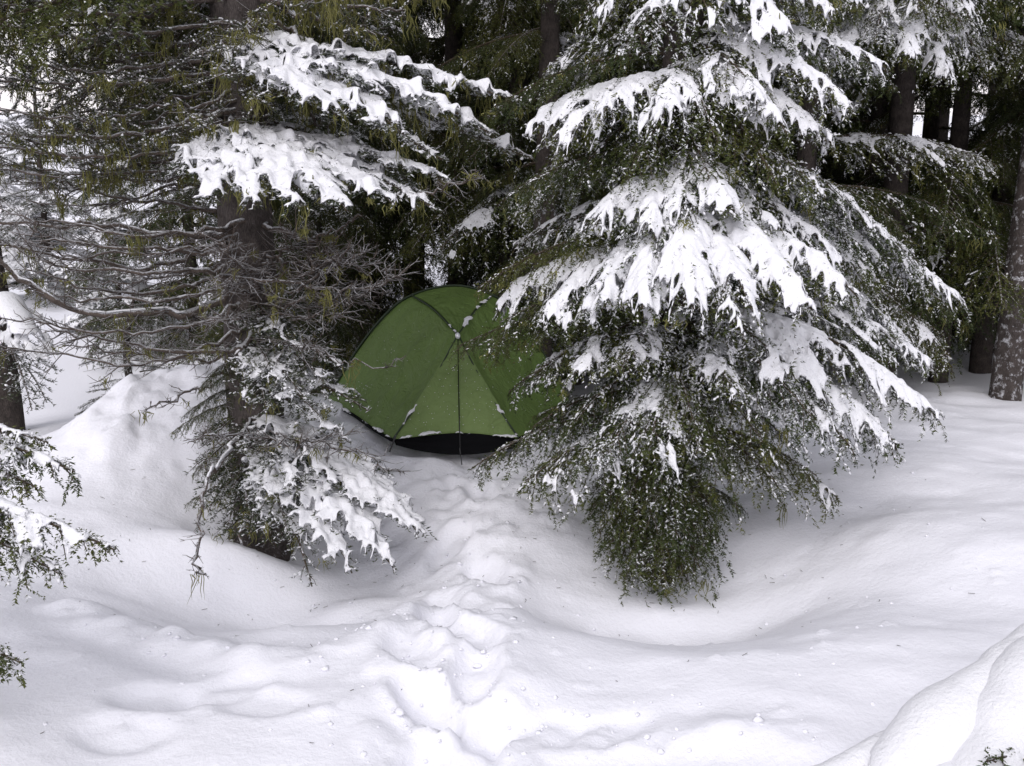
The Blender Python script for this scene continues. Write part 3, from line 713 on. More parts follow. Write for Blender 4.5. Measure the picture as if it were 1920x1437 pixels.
def cord(name, pts, r, mat_, n_=40, k=6, jit=0.0):
    C = rs(pts, n_); V, F = tubes(rel(C), np.full((1, n_), r)[0], k); G = Geo(); G.add(V, F); return obj(name, G.mesh(name, [mat_]), tent)
outw = np.array([0, -.008, .004])
for c_ in (seamL, seamR, ridgeL, ridgeR): cord('seam', c_ + outw, .0055, M_SEAM)
cord('pole_sleeve', HC[2:-2] + np.array([0, -.01, .006]), .009, M_SEAM, 90)
cord('hem', np.concatenate([botL[::4]]) + np.array([0, -.01, -.006]), .011, M_BLACK); cord('hem', np.concatenate([botR[::4]]) + np.array([0, -.01, -.006]), .011, M_BLACK)
bm_mid = U(862, 812, 6.24)
cord('zip', [hub + (0, -.03, -.02), hub * .5 + bm_mid * .5 + (0, -.05, 0), bm_mid + (0, -.03, 0)], .0035, M_BLACK)
# black skirt below the door
low = rs([U(742, 832, 6.25), U(795, 844, 6.2), U(862, 850, 6.18), U(925, 845, 6.2), U(970, 836, 6.25)]); low[:, 2] -= .01
sk = (1 - np.linspace(0, 1, 12)[None, :, None]) * (bot[:, None] + np.array([0, .01, .004])) + np.linspace(0, 1, 12)[None, :, None] * low[:, None]
panel('snow_skirt', sk, M_BLACK, 0, .004, 6)
# guy line from the hub to a stake in front, hub reflector
stake_top = U(863, 852, 6.12); cord('guy_line', [hub + (0, -.035, -.03), stake_top], .002, M_CORD, 8)
cord('stake', [U(862, 840, 6.12), U(866, 872, 6.12)], .004, M_CORD, 6)
cord('stake', [U(742, 818, 6.24), U(730, 848, 6.22)], .006, M_CORD, 6)
G = Geo(); C = rs([hub + (-.004, -.045, .022), hub + (.004, -.052, -.020)], 10); rr = .017 * np.sqrt(np.clip(1 - np.linspace(-1, 1, 10) ** 2, 0.02, 1)); G.add(*tubes(rel(C), rr, 10)); obj('reflector', G.mesh('reflector', [M_SILV]), tent)
# snow lying on the seams and the lower hem of the fly
def tent_snow(pts, r, jit, seed, n_=160, thr=-.1):
    rng = np.random.RandomState(seed); C = rs(pts, n_); t = np.linspace(0, 9, n_)
    rr = r * np.clip(.7 + .9 * vnoise(t * 1.3 + seed, t * 0 + 3) + .3 * vnoise(t * 5, t * 0 + seed), 0, 1.3); ok = rr > .006
    C = C + rng.normal(size=C.shape) * jit
    c = snow_cap(rel(C[ok]) + np.array([0, -.012, .002]), rr[ok], .006, k=.55, jump=.06, smooth=2, under=.008)
    if c: G = Geo(); G.add(*c); obj('snow_load', G.mesh('snow_load', [M_LOAD]), tent, kind='stuff')
tent_snow([ridgeR[6], ridgeR[20], ridgeR[37]], .024, .003, 1)
tent_snow([ridgeL[2], ridgeL[10]], .012, .003, 2, 50)
tent_snow([seamL[22], seamL[38]], .017, .004, 4, 120)
tent_snow([seamR[24], seamR[38]], .013, .005, 5, 120)
tent_snow([bot[1] + (0, -.01, .004), bot[20] + (0, -.012, .006), bot[38] + (0, -.01, .004)], .020, .005, 6, 300)
tent_snow([botL[2] + (0, -.012, .004), botL[16] + (0, -.012, .004), botL[30]], .018, .004, 7, 200)
rngt = np.random.RandomState(5); G = Geo()
for S_, n_ in ((SL, 90), (SR, 130), (DS2, 110)):
    a = np.minimum((rngt.beta(2, 1.2, n_) * 38).astype(int), 38); b_ = np.minimum((rngt.beta(2.4, 1.1, n_) * 38).astype(int), 38)
    if S_ is DS2: a = rngt.randint(1, 39, n_)
    G.add(*crumbs(rel(S_[b_ if S_ is not DS2 else a, a if S_ is not DS2 else b_]) + np.array([0, -.004, .002]), rngt.uniform(.0015, .0045, n_) , rngt))
obj('snow_specks', G.mesh('snow_specks', [M_LOAD]), tent, kind='stuff')

# ------------------------------------------------------------------ right: snow-laden hemlock
TOPR = np.array([RT[0] + .10, RT[1] + .15, 7.5])
hem = thing('hemlock_tree', 'snow-laden hemlock with drooping boughs in front of the tent, right of its door', 'tree', RT)
def trunkR(z):
    f = np.clip((z - RT[2]) / (TOPR[2] - RT[2]), 0, 1); return RT + (TOPR - RT) * f
obj('trunk', trunk_mesh([np.array([0, 0, -.15]), (TOPR - RT) * .5 + np.array([.03, 0, 0]), TOPR - RT], [.11, .095, .06, .02], 3, M_BARKD), hem)
HEMB = [  # tip px, py, Y, root pixel row, snow, width, arch
 (885, 878, 5.0, 770, .42, .34, .20), (985, 905, 4.75, 785, .40, .32, .18), (1095, 868, 4.6, 745, .36, .30, .18),
 (1570, 932, 4.9, 800, .50, .30, .20), (1455, 905, 4.65, 770, .36, .34, .18), (1345, 895, 4.5, 765, .32, .28, .2), (1215, 855, 4.35, 690, .62, .34, .24), (1140, 850, 4.45, 710, .55, .26, .2), (1310, 845, 4.4, 700, .55, .26, .22),
 (1105, 965, 4.85, 880, .28, .22, .25), (1140, 1030, 4.75, 920, .25, .22, .3), (1190, 1070, 4.7, 940, .26, .24, .3), (1245, 1088, 4.65, 950, .28, .24, .3), (1310, 1062, 4.7, 930, .26, .24, .3), (1335, 1000, 4.8, 890, .28, .22, .25), (1215, 985, 4.6, 880, .26, .26, .25), (1270, 1010, 4.55, 900, .24, .26, .25), (1180, 930, 4.6, 830, .22, .26, .2), (1300, 940, 4.6, 830, .22, .26, .2),
 (1757, 782, 4.9, 560, 1.0, .40, .22), (1685, 838, 4.7, 600, .92, .40, .22), (1600, 845, 4.55, 620, .70, .36, .22), (1748, 685, 5.5, 540, .95, .40, .2), (1520, 780, 4.4, 610, .62, .34, .22), (1380, 745, 4.25, 630, .70, .18, .22), (1480, 700, 4.5, 560, .75, .34, .2),
 (955, 735, 5.2, 600, .42, .28, .16), (1005, 700, 4.9, 590, .55, .26, .16), (1080, 700, 4.6, 575, .70, .24, .18), (1165, 695, 4.4, 570, .72, .24, .2), (1000, 800, 5.0, 680, .34, .30, .16), (1080, 790, 4.7, 660, .30, .28, .16), (1300, 790, 4.4, 640, .35, .3, .18), (1430, 830, 4.5, 680, .35, .3, .18),
 (932, 572, 5.0, 430, 1.0, .36, .20), (1015, 592, 4.7, 430, 1.0, .34, .22), (1095, 585, 4.5, 420, 1.0, .28, .24),
 (1135, 575, 4.35, 395, 1.05, .26, .26), (1205, 580, 4.2, 385, 1.05, .26, .28), (1300, 585, 4.1, 380, 1.05, .30, .28), (1410, 582, 4.1, 380, 1.05, .30, .28), (1520, 580, 4.2, 385, 1.05, .30, .28), (1612, 562, 4.45, 400, 1.05, .30, .24), (1395, 636, 4.0, 500, 1.0, .14, .26),
 (1810, 578, 5.9, 370, .85, .42, .16), (1700, 640, 5.7, 410, .82, .42, .16), (1640, 520, 5.4, 340, .85, .36, .16),
 (962, 465, 5.5, 330, .70, .30, .16), (1030, 440, 5.2, 320, .72, .30, .18), (1120, 420, 4.6, 300, .95, .28, .24), (1220, 432, 4.4, 290, .98, .26, .26), (1290, 405, 4.4, 290, .8, .24, .24), (1375, 395, 4.4, 285, .88, .28, .24), (1460, 430, 4.6, 300, .62, .30, .2), (1580, 490, 4.9, 320, .88, .32, .2),
 (990, 238, 5.1, 80, 1.0, .30, .18), (1040, 262, 4.85, 90, .95, .28, .2), (1125, 222, 4.6, 80, .95, .24, .22), (1240, 235, 4.5, 80, .80, .26, .2), (1340, 260, 4.5, 110, .35, .28, .2), (1475, 250, 4.55, 110, 1.0, .20, .26), (1560, 268, 4.8, 110, .95, .26, .2), (1662, 128, 5.0, 10, 1.0, .28, .16), (1600, 210, 4.8, 30, .92, .28, .2), (1430, 190, 4.6, 40, .55, .26, .2),
 (1335, 45, 4.7, -80, .85, .26, .2), (1480, 60, 4.7, -90, .95, .28, .2), (1200, 70, 4.7, -80, .6, .28, .2), (1560, 20, 4.9, -120, 1.0, .3, .18), (1120, 120, 5.5, -20, .65, .32, .16), (1010, 165, 5.8, 20, .66, .30, .16), (1090, 30, 5.2, -100, .6, .3, .16),
]
def z_at_row(row, Y): return U(1240, row, Y)[2]
rj = np.random.RandomState(19)
HEMB += [(1000, 335, 5.3, 170, .34, .30, .16), (1085, 325, 4.9, 165, .3, .28, .18), (1190, 320, 4.55, 160, .25, .26, .2), (1330, 335, 4.5, 165, .22, .28, .2), (1450, 335, 4.6, 170, .3, .28, .2), (1545, 365, 4.8, 190, .4, .30, .18), (1640, 420, 5.3, 230, .62, .34, .16), (1730, 500, 5.7, 290, .6, .36, .14), (955, 410, 5.7, 240, .6, .30, .14)]
HEMB += [(1125, 1000, 4.82, 900, .22, .24, .3), (1165, 1050, 4.78, 930, .2, .24, .3), (1215, 1080, 4.7, 960, .2, .24, .3), (1280, 1078, 4.7, 950, .2, .24, .3), (1325, 1030, 4.78, 915, .2, .24, .3), (1240, 1040, 4.62, 930, .24, .26, .3), (1180, 1010, 4.66, 905, .2, .26, .28), (1300, 985, 4.66, 885, .2, .26, .28), (1140, 930, 4.75, 850, .2, .26, .2), (1340, 960, 4.75, 870, .2, .24, .2), (1240, 930, 4.5, 820, .2, .28, .2), (1200, 1085, 4.9, 980, .15, .22, .25), (1270, 1090, 4.9, 990, .15, .22, .25)]
for k, (px, py, Y, row, sn, wd, ar) in enumerate(HEMB):
    if py > 925 and 1090 < px < 1360: sn = .10
    if row < 700: row += 45 + rj.uniform(-30, 40); ar += .08 + rj.uniform(-.04, .06)
    z = z_at_row(row, 5.1); root = trunkR(z); tip = U(px, py, Y)
    B = bough(root, tip, wd, HEM, 100 + k, min(sn, 1.0), arch=ar, cell=.0095, thick=1.25 if sn >= 1 else (1.12 if sn > .85 else 1.0), lichen=.5 if k % 3 == 0 else 0)
    add_bough(hem, root, B, mats=(M_TWIG, M_HEM), loc0=RT)

# ------------------------------------------------------------------ shared bough variants for the fuller crowns and the background
def variant(P, L, wd, seed, snow, arch, drop, nmat, **kw):
    B = bough((0, 0, 0), (L, 0, -drop), wd, P, seed, snow, arch=arch, **kw); G = Geo()
    for key, mi in (('wood', 0), ('needles', 1), ('snow', 2), ('lichen', 3)):
        if key in B and B[key].n:
            base = G.n
            for v in B[key].V: G.V.append(v)
            for f, m0 in B[key].F: G.F.append((f + base, 4 if key == 'needles' and m0 == 1 else mi))
            G.n += B[key].n
    return G.mesh('branch', [M_TWIG, nmat, M_LOAD, M_LICH, M_FROST], False)
VS = [variant(HEM, 1.3, .42, 500 + i, .62, .2, .45, M_HEM, cell=.014, lichen=.6) for i in range(3)]
VL = [variant(HEM, 1.3, .42, 520 + i, .22, .2, .5, M_HEM, cell=.016, speck=.15, lichen=.8) for i in range(4)]
VD = [variant(HEM, 1.3, .44, 590 + i, .05, .2, .5, M_HEM, speck=.06, lichen=.6) for i in range(3)]
VF = [variant(FIRP, 1.2, .40, 540 + i, .60, .12, .22, M_FIR, cell=.014) for i in range(3)]
VH = [variant(FIRP, .9, .40, 560 + i, 1.0, .15, .22, M_FIR, cell=.016, thick=1.5) for i in range(2)]

GAPS = [(1722, 228, 36, 28), (25, 170, 40, 24), (850, 472, 4, 2)]
def in_gap(p):
    d = p - CAM; f = d @ FWD
    if f < .1: return False
    px = 960 + FPX * d[0] / f; py = 718.5 - FPX * (d @ UPV) / f
    return any(((px - a) / (c + 14)) ** 2 + ((py - b) / (e + 14)) ** 2 < 1 for a, b, c, e in GAPS)
def scatter_boughs(tree, rng, path, zs, lens, variants, az=None, tilt=.12, base0=None):
    for z, L in zip(zs, lens):
        me = variants[rng.randint(len(variants))]; a = rng.uniform(0, 6.283) if az is None else rng.uniform(*az)
        s_ = L / 1.3; r0_ = np.array(tree.location) + path(z); dv = np.array([math.cos(a), math.sin(a), 0])
        if r0_[1] > 7 and any(in_gap(r0_ + (dv * 1.3 * t + np.array([-dv[1], dv[0], 0]) * w_ * .3 + np.array([0, 0, .45 * t * (1 - t) - .5 * t * t - .1 * abs(w_)])) * s_) for t in (.3, .5, .7, .85, 1.0) for w_ in (-1, 0, 1)): continue
        o = obj('branch', me, tree, path(z))
        o.scale = (s_, s_, s_ * rng.uniform(.8, 1.15)); o.rotation_euler = (rng.normal() * .08, rng.normal() * tilt, a)
rr_ = np.random.RandomState(77)
# inner and rear boughs of the hemlock, little snow
zs = np.linspace(.15, 6.6, 84); ln = np.interp(zs, [0, .6, 1.2, 2.5, 6.6], [.5, .8, 1.05, 1.1, .5]) * rr_.uniform(.7, 1.05, len(zs))
for z_, l_ in zip(zs, ln): scatter_boughs(hem, rr_, lambda z: trunkR(z) - RT, [z_], [l_], VL, az=(-3.14, 3.14) if z_ < .9 else (-.35, 3.5))

# ------------------------------------------------------------------ left: big fir with dead lower limbs and beard lichen
TOPL = np.array([LT[0] - .05, LT[1] + .1, 8.5])
fir = thing('fir_tree', 'big fir left of the tent with bare dead limbs and hanging lichen', 'tree', LT)
def trunkL(z):
    f = np.clip((z - LT[2]) / (TOPL[2] - LT[2]), 0, 1); return LT + (TOPL - LT) * f
obj('trunk', trunk_mesh([np.array([0.0, 0, -.2]), np.array([.0, 0, .6]), (TOPL - LT) * .5, TOPL - LT], [.19, .145, .14, .13, .10, .04], 21, M_BARK, .13, 22, 90), fir)
def zl(row): return U(490, row, 5.55)[2]
FIRB = [ # tip px, py, Y, root row, snow, width, arch
 (335, 335, 4.95, 240, .95, .24, .10), (400, 372, 4.75, 240, 1.0, .26, .12), (480, 388, 4.65, 235, 1.0, .24, .14), (565, 386, 4.65, 235, 1.0, .26, .14), (650, 395, 4.7, 240, .95, .26, .14), (740, 385, 4.85, 245, .92, .28, .12), (838, 338, 5.1, 250, 1.0, .26, .08), (820, 395, 5.05, 260, .7, .26, .10), (700, 310, 5.3, 240, .95, .24, .08),
 (545, 185, 5.0, 70, 1.0, .26, .10), (630, 215, 4.9, 70, 1.0, .28, .12), (720, 175, 5.1, 60, 1.0, .30, .08), (760, 255, 4.95, 90, .95, .30, .12), (860, 215, 5.1, 70, 1.0, .32, .08), (972, 192, 5.4, 70, 1.0, .32, .06), (930, 255, 5.3, 90, .92, .32, .08), (830, 300, 5.2, 120, .75, .30, .08), (1000, 300, 5.6, 120, .75, .30, .06),
 (640, 690, 5.1, 610, .62, .20, .14), (560, 660, 5.0, 590, .50, .20, .14), (690, 770, 5.0, 690, .66, .22, .12), (600, 780, 4.9, 690, .72, .22, .14), (500, 770, 4.9, 690, .62, .20, .14), (655, 830, 4.9, 730, .70, .18, .14),
 (785, 1000, 4.75, 830, 1.0, .30, .20), (740, 1068, 4.65, 840, 1.0, .28, .22), (660, 1075, 4.65, 840, .95, .26, .22), (585, 1100, 4.72, 850, .85, .22, .22), (700, 940, 4.9, 800, 1.0, .26, .18), (545, 1010, 4.8, 860, .62, .22, .18), (620, 900, 4.9, 780, .9, .22, .16),
 (375, 880, 5.2, 800, .30, .22, .12), (390, 960, 5.15, 850, .25, .22, .14), (420, 1005, 5.1, 870, .25, .22, .16), (470, 1000, 5.0, 870, .30, .18, .16), (400, 820, 5.3, 760, .35, .2, .1),
]
FIRB += [(520, 720, 4.95, 640, .55, .22, .14), (570, 745, 4.9, 650, .6, .22, .14), (610, 720, 5.0, 630, .6, .22, .12), (540, 640, 5.1, 560, .45, .2, .12), (510, 880, 4.95, 790, .5, .2, .16), (560, 930, 4.8, 800, .7, .22, .16), (430, 930, 5.2, 820, .2, .22, .14), (450, 1010, 5.15, 900, .2, .2, .14), (510, 1020, 5.05, 900, .3, .2, .16)]
for k, (px, py, Y, row, sn, wd, ar) in enumerate(FIRB):
    root = trunkL(zl(row)); tip = U(px, py, Y)
    B = bough(root, tip, wd, FIRP, 300 + k, min(sn, 1.0), arch=ar, cell=.009, dens=1.35, thick=1.25 if sn >= .9 else 1.0, lichen=1.4 if row < 300 else .3)
    add_bough(fir, root, B, mats=(M_TWIG, M_FIR), loc0=LT)
DEADL = [ # pixel polyline with Y, r0, r1, twig density, twig length, lichen, tufts
 ([(478, 385, 5.55), (450, 428, 5.45), (400, 440, 5.4), (300, 432, 5.3), (150, 426, 5.2), (-30, 408, 5.1)], .026, .007, .9, .26, 6, 0),
 ([(478, 440, 5.5), (420, 462, 5.4), (350, 482, 5.3), (260, 500, 5.2), (120, 488, 5.1), (-20, 462, 5.0)], .022, .006, 1.0, .26, 6, 0),
 ([(478, 500, 5.5), (400, 528, 5.35), (300, 548, 5.25), (170, 538, 5.15), (30, 500, 5.05)], .016, .004, 1.0, .24, 3, 0),
 ([(478, 530, 5.5), (410, 562, 5.35), (330, 592, 5.2), (210, 594, 5.05), (110, 570, 4.95), (40, 522, 4.9), (-15, 470, 4.85)], .026, .010, .8, .24, 6, 0),
 ([(485, 585, 5.45), (462, 640, 5.3), (420, 662, 5.25), (310, 660, 5.15), (170, 640, 5.1), (70, 610, 5.05)], .020, .004, 1.2, .24, 5, 0),
 ([(475, 640, 5.5), (400, 672, 5.4), (300, 668, 5.35), (200, 650, 5.3), (120, 655, 5.3)], .012, .003, 1.2, .2, 2, 0),
 ([(470, 670, 5.5), (390, 712, 5.4), (330, 745, 5.3), (276, 756, 5.25)], .012, .004, 1.0, .16, 3, 0),
 ([(470, 790, 5.45), (435, 832, 5.2), (400, 875, 5.0), (382, 930, 4.85), (374, 1000, 4.76), (366, 1060, 4.7), (385, 1082, 4.68)], .017, .005, .9, .11, 2, 0),
 ([(490, 830, 5.4), (470, 880, 5.25), (462, 960, 5.15), (455, 1020, 5.1)], .014, .008, .3, .08, 1, 0),
 ([(478, 400, 5.55), (420, 405, 5.6), (330, 385, 5.6), (220, 370, 5.6), (100, 345, 5.6), (20, 330, 5.6)], .015, .003, 1.3, .26, 4, 0),
 ([(478, 360, 5.55), (400, 355, 5.7), (300, 350, 5.7), (200, 385, 5.7), (60, 372, 5.7)], .014, .003, 1.3, .26, 5, 0),
 ([(478, 460, 5.6), (380, 505, 5.7), (250, 530, 5.8), (100, 525, 5.8)], .012, .003, 1.3, .26, 3, 0),
 ([(478, 420, 5.55), (360, 450, 5.6), (220, 465, 5.6), (60, 440, 5.6)], .013, .003, 1.4, .26, 3, 0),
 ([(485, 560, 5.4), (430, 520, 5.1), (520, 520, 5.0), (620, 535, 4.95), (700, 545, 4.9), (762, 508, 4.85)], .010, .003, 2.0, .20, 5, 0),
 ([(500, 560, 5.4), (560, 540, 5.1), (620, 500, 5.0), (690, 500, 4.95), (740, 520, 4.9)], .009, .002, 2.2, .18, 4, 0),
 ([(490, 540, 5.4), (470, 520, 5.1), (440, 490, 4.95), (420, 470, 4.9)], .009, .002, 2.2, .18, 1, 0),
 ([(500, 520, 5.4), (560, 500, 5.2), (600, 470, 5.1), (640, 430, 5.05)], .008, .002, 1.6, .16, 2, 0),
 ([(495, 540, 5.4), (540, 570, 5.1), (600, 560, 5.0), (680, 570, 4.95)], .009, .002, 2.2, .18, 5, 0),
 ([(505, 600, 5.4), (590, 648, 5.2), (650, 678, 5.1), (715, 688, 5.05), (760, 662, 5.0)], .007, .002, .6, .08, 2, 0),
 ([(485, 790, 5.4), (440, 815, 5.1), (400, 820, 4.95), (360, 826, 4.9)], .009, .002, 1.8, .14, 1, 0),
 ([(490, 790, 5.4), (540, 818, 5.05), (620, 830, 4.95), (700, 858, 4.85), (745, 884, 4.8)], .010, .002, 1.8, .15, 3, 0),
 ([(490, 800, 5.4), (520, 830, 5.0), (570, 832, 4.9), (660, 812, 4.85)], .008, .002, 2.0, .15, 2, 0),
 ([(500, 420, 5.5), (570, 442, 5.3), (620, 430, 5.2), (680, 405, 5.1)], .013, .004, .4, .1, 3, 0),
 ([(500, 330, 5.5), (700, 360, 5.2), (800, 360, 5.1), (870, 345, 5.0), (900, 318, 5.0)], .010, .003, 1.2, .14, 2, 0),
]
rd = np.random.RandomState(31)
for row, ys, r_ in ((410, (432, 440, 420, 395), .016), (450, (470, 468, 450, 425), .017), (480, (510, 515, 500, 470), .018), (515, (545, 566, 560, 540), .015), (555, (600, 622, 615, 590), .016), (600, (645, 680, 672, 650), .013), (430, (452, 478, 480, 455), .013)):
    DEADL.append(([(478, row, 5.5), (400, ys[0], 5.3), (280, ys[1], 5.1), (130, ys[2], 5.0), (rd.uniform(-30, 60), ys[3], 4.95)], r_, .003, 1.1, .24, 3, 0))
for i, (row, y1, Y1, ti) in enumerate([(-40, 40, 5.3, 0), (-20, 20, 5.0, 1), (10, 75, 5.4, 1), (30, 60, 5.0, 1), (40, 115, 5.5, 0), (70, 130, 5.1, 1), (90, 160, 5.3, 1), (120, 150, 5.0, 1), (140, 200, 5.5, 0), (150, 215, 5.0, 1), (170, 235, 5.2, 1), (190, 262, 5.3, 1), (200, 245, 5.0, 1), (230, 285, 5.3, 1), (250, 310, 5.2, 1), (265, 285, 5.0, 1), (285, 345, 5.4, 0), (310, 318, 5.1, 0), (-70, 0, 5.2, 1), (5, -20, 5.4, 1)]):
    xe = rd.choice([-40, 20, 90, 160]) if i % 3 else -60; j = lambda s: rd.uniform(-s, s)
    DEADL.append(([(478, row, 5.55), (400 + j(10), row + (y1 - row) * .45 + j(8), 5.5 + (Y1 - 5.5) * .25), (260 + j(20), row + (y1 - row) * .8 + 10, 5.5 + (Y1 - 5.5) * .6), (120 + j(20), y1 + 8, Y1), (xe, y1 - 12 + j(14), Y1 - .05)], rd.uniform(.012, .02), .004, 1.5, .24, rd.randint(11, 20), .9 if ti else .3))
for i, (row, x1, y1, Y1) in enumerate([(-30, 760, 20, 5.4), (0, 700, 60, 5.3), (30, 640, 110, 5.4), (-60, 830, -10, 5.5), (60, 620, 150, 5.6), (130, 640, 260, 5.5), (-50, 620, 0, 5.1)]):
    DEADL.append(([(490, row, 5.55), (560, row + (y1 - row) * .4, 5.5), ((x1 + 560) / 2, row + (y1 - row) * .8, (5.5 + Y1) / 2), (x1, y1, Y1)], .017, .004, 1.4, .2, 20, .8))
for i, (a_, b_, c_) in enumerate([((500, 545), (560, 520), (650, 470)), ((490, 520), (450, 500), (425, 455)), ((500, 570), (600, 575), (720, 535)), ((480, 560), (440, 545), (400, 530)), ((495, 500), (530, 470), (560, 420)), ((500, 585), (560, 600), (640, 590)), ((485, 600), (445, 590), (405, 600)), ((500, 480), (580, 490), (690, 470)), ((490, 620), (530, 640), (600, 660))]):
    DEADL.append(([(*a_, 5.42), (*b_, 5.1), (*c_, 4.9)], .008, .002, 2.6, .17, 1, 0))
for i, (row, x1, y1, Y1) in enumerate([(20, 470, 60, 5.0), (90, 420, 140, 4.95), (150, 480, 190, 4.95), (215, 380, 240, 4.95), (60, 380, 100, 4.95)]):
    DEADL.append(([(485, row, 5.5), (470 + (x1 - 470) * .3, row + 15, 5.35), (x1, y1, Y1)], .010, .003, 1.6, .2, 14, .6))
for k, (pl, r0, r1, tw_, tl_, li, tf) in enumerate(DEADL):
    D = dead_limb([U(*q) for q in pl], r0, r1, 900 + k, tw_, tl_, .30, li, .13 if pl[0][1] < 330 else .09, True, tf)
    add_limb(fir, D, LT)
zs = np.linspace(3.3, 7.8, 46); ln = np.interp(zs, [3.3, 7.8], [1.5, .6]) * rr_.uniform(.75, 1.05, len(zs))
scatter_boughs(fir, rr_, lambda z: trunkL(z) - LT, zs, ln, VF)
zs = np.linspace(1.9, 3.3, 18); ln = rr_.uniform(.9, 1.4, len(zs))          # boughs on the far side
scatter_boughs(fir, rr_, lambda z: trunkL(z) - LT, zs, ln, VF + VL, az=(.2, 2.4))

zs = np.linspace(2.6, 4.2, 18); ln = rr_.uniform(1.2, 1.9, len(zs))         # frosted living boughs among the upper limbs
scatter_boughs(fir, rr_, lambda z: trunkL(z) - LT, zs, ln, VL, az=(2.2, 4.0), tilt=.08)
zs = np.linspace(.12, .8, 9); ln = rr_.uniform(.3, .5, len(zs))         # short shaded boughs round the foot of the trunk
scatter_boughs(fir, rr_, lambda z: trunkL(z) - LT, zs, ln, VL, az=(1.2, 4.6), tilt=.1)
# ------------------------------------------------------------------ background trees
def forest_tree(label, px, Y, h, r, seed, nb, variants, z0=.6, L0=1.7, lean=(0, 0), bark=None, profile=None, group=None, name='conifer_tree', az=None):
    rng = np.random.RandomState(seed); x = U(px, 700, Y)[0]; b0 = np.array([x, Y, gz(x, Y)])
    t_ = thing(name, label, 'tree', b0, group); top = np.array([lean[0], lean[1], h])
    obj('trunk', trunk_mesh([np.array([0, 0, -.3]), top * .5 + np.array([rng.normal() * .05, 0, 0]), top], [r * 1.25, r, r * .8, r * .25], seed, bark or M_BARKD, .10, 14, 40), t_)
    zs_ = np.sort(rng.uniform(z0, h * .97, nb)); ln_ = L0 * (1 - .75 * (zs_ / h) ** 1.3) * rng.uniform(.65, 1.1, nb)
    scatter_boughs(t_, rng, lambda z: top * (z / h), zs_, ln_, variants, az=az)
    return t_
def hero(tree, rows, trunk_xy, P, nmat, seed):
    b0 = np.array(tree.location)
    for k, (px, py, Y, row, sn, wd, ar) in enumerate(rows):
        root = np.array([trunk_xy[0], trunk_xy[1], U(px, row, trunk_xy[1])[2]])
        B = bough(root, U(px, py, Y), wd, P, seed + k, sn, arch=ar, cell=.012, thick=1.15); add_bough(tree, root, B, mats=(M_TWIG, nmat), loc0=b0)
G1 = 'dark trees behind the tent'
forest_tree('dark leaning conifer right behind the tent roof', 935, 8.9, 8, .08, 1, 80, VD + VL[:1], 1.5, 1.5, (.35, 0), group=G1)
forest_tree('dark conifer behind the tent, second trunk left of the leaning one', 860, 9.9, 9, .08, 2, 80, VD + VL[:1], 1.3, 1.7, group=G1)
forest_tree('dark conifer behind the left shoulder of the tent', 690, 9.3, 8, .08, 3, 85, VD + VL[:1], .5, 1.6, group=G1)
forest_tree('dark conifer between the tent and the big fir', 600, 8.6, 8, .07, 4, 80, VD + VL[:1], .4, 1.3, group=G1)
forest_tree('dark conifer behind the right shoulder of the tent', 1075, 8.8, 8, .08, 5, 90, VL + VS[:1], .6, 1.6, group=G1)
forest_tree('dark conifer hidden behind the snow-laden hemlock', 1250, 8.3, 8, .08, 6, 90, VL + VS[:1], .5, 1.6, group=G1)
forest_tree('tall frosted conifer filling the top middle', 1010, 7.6, 9, .07, 7, 80, VS + VL, 1.9, 1.3, group=G1)
st_ = forest_tree('conifer with pale straight trunk right of the hemlock', 1655, 8.4, 9, .085, 8, 70, VS + VL, 2.3, 1.9, group='trees on the right')
hero(st_, [(1565, 120, 7.2, -60, .9, .34, .15), (1640, 80, 7.0, -90, .95, .36, .15), (1700, 105, 7.0, -90, .95, .38, .15), (1770, 150, 7.2, -80, .85, .4, .15), (1840, 120, 7.6, -90, .7, .4, .12), (1720, 30, 7.0, -150, .9, .36, .15), (1820, 40, 7.4, -160, .7, .4, .12), (1590, 20, 7.2, -150, .9, .36, .15)], (st_.location.x, st_.location.y), HEM, M_HEM, 1200)
forest_tree('thin pale trunk conifer just left of the straight one on the right', 1615, 9.2, 9, .08, 9, 60, VD, 2.0, 1.6, group='trees on the right')
forest_tree('dark conifer right behind the hemlock with snow-frosted low boughs', 1480, 8.0, 8, .07, 10, 85, VL + VS, .6, 1.6, group='trees on the right')
forest_tree('slender twin trunk conifer at the edge of the snow on the right', 1700, 10.2, 9, .07, 11, 70, VD, 1.8, 1.8, group='trees on the right')
forest_tree('dark conifer with drooping frosted boughs between two trunks on the right', 1760, 9.0, 8, .07, 12, 80, VL + VD + VS[:1], 1.1, 1.7, group='trees on the right')
forest_tree('big leaning trunk plastered with blown snow at the right edge', 1888, 8.0, 9, .10, 13, 60, VD, 2.3, 1.7, (.45, .2), M_BARKS, group='trees on the right')
forest_tree('dark conifer behind the snow-plastered trunk at the right edge', 1835, 9.4, 9, .08, 14, 85, VD, .9, 1.8, (.2, 0), group='trees on the right')
forest_tree('dark conifer beyond the right edge trunk', 2010, 9.0, 9, .09, 15, 80, VD + VL[:1], .8, 2.0, group='trees on the right')
for i, (px, Y) in enumerate(((560, 11.5), (780, 12.2), (960, 12.0), (1130, 11.4), (1330, 11.0), (1540, 11.6), (1720, 12.6), (1900, 12.0), (2050, 13.0), (1430, 14.5), (1220, 14.5), (1010, 15.5), (700, 15.0), (1620, 15.5), (1830, 16.0))):
    forest_tree('dark conifer deep in the shade of the stand behind the nearer trees', px, Y, 11, .11, 40 + i, 75, VD, .4, 2.2, group='conifers deep in the stand')
forest_tree('lichen-hung conifer behind the upper limbs of the big fir', 455, 7.6, 9, .07, 70, 80, VL + VF, 1.9, 1.6, group='conifers behind the big fir')
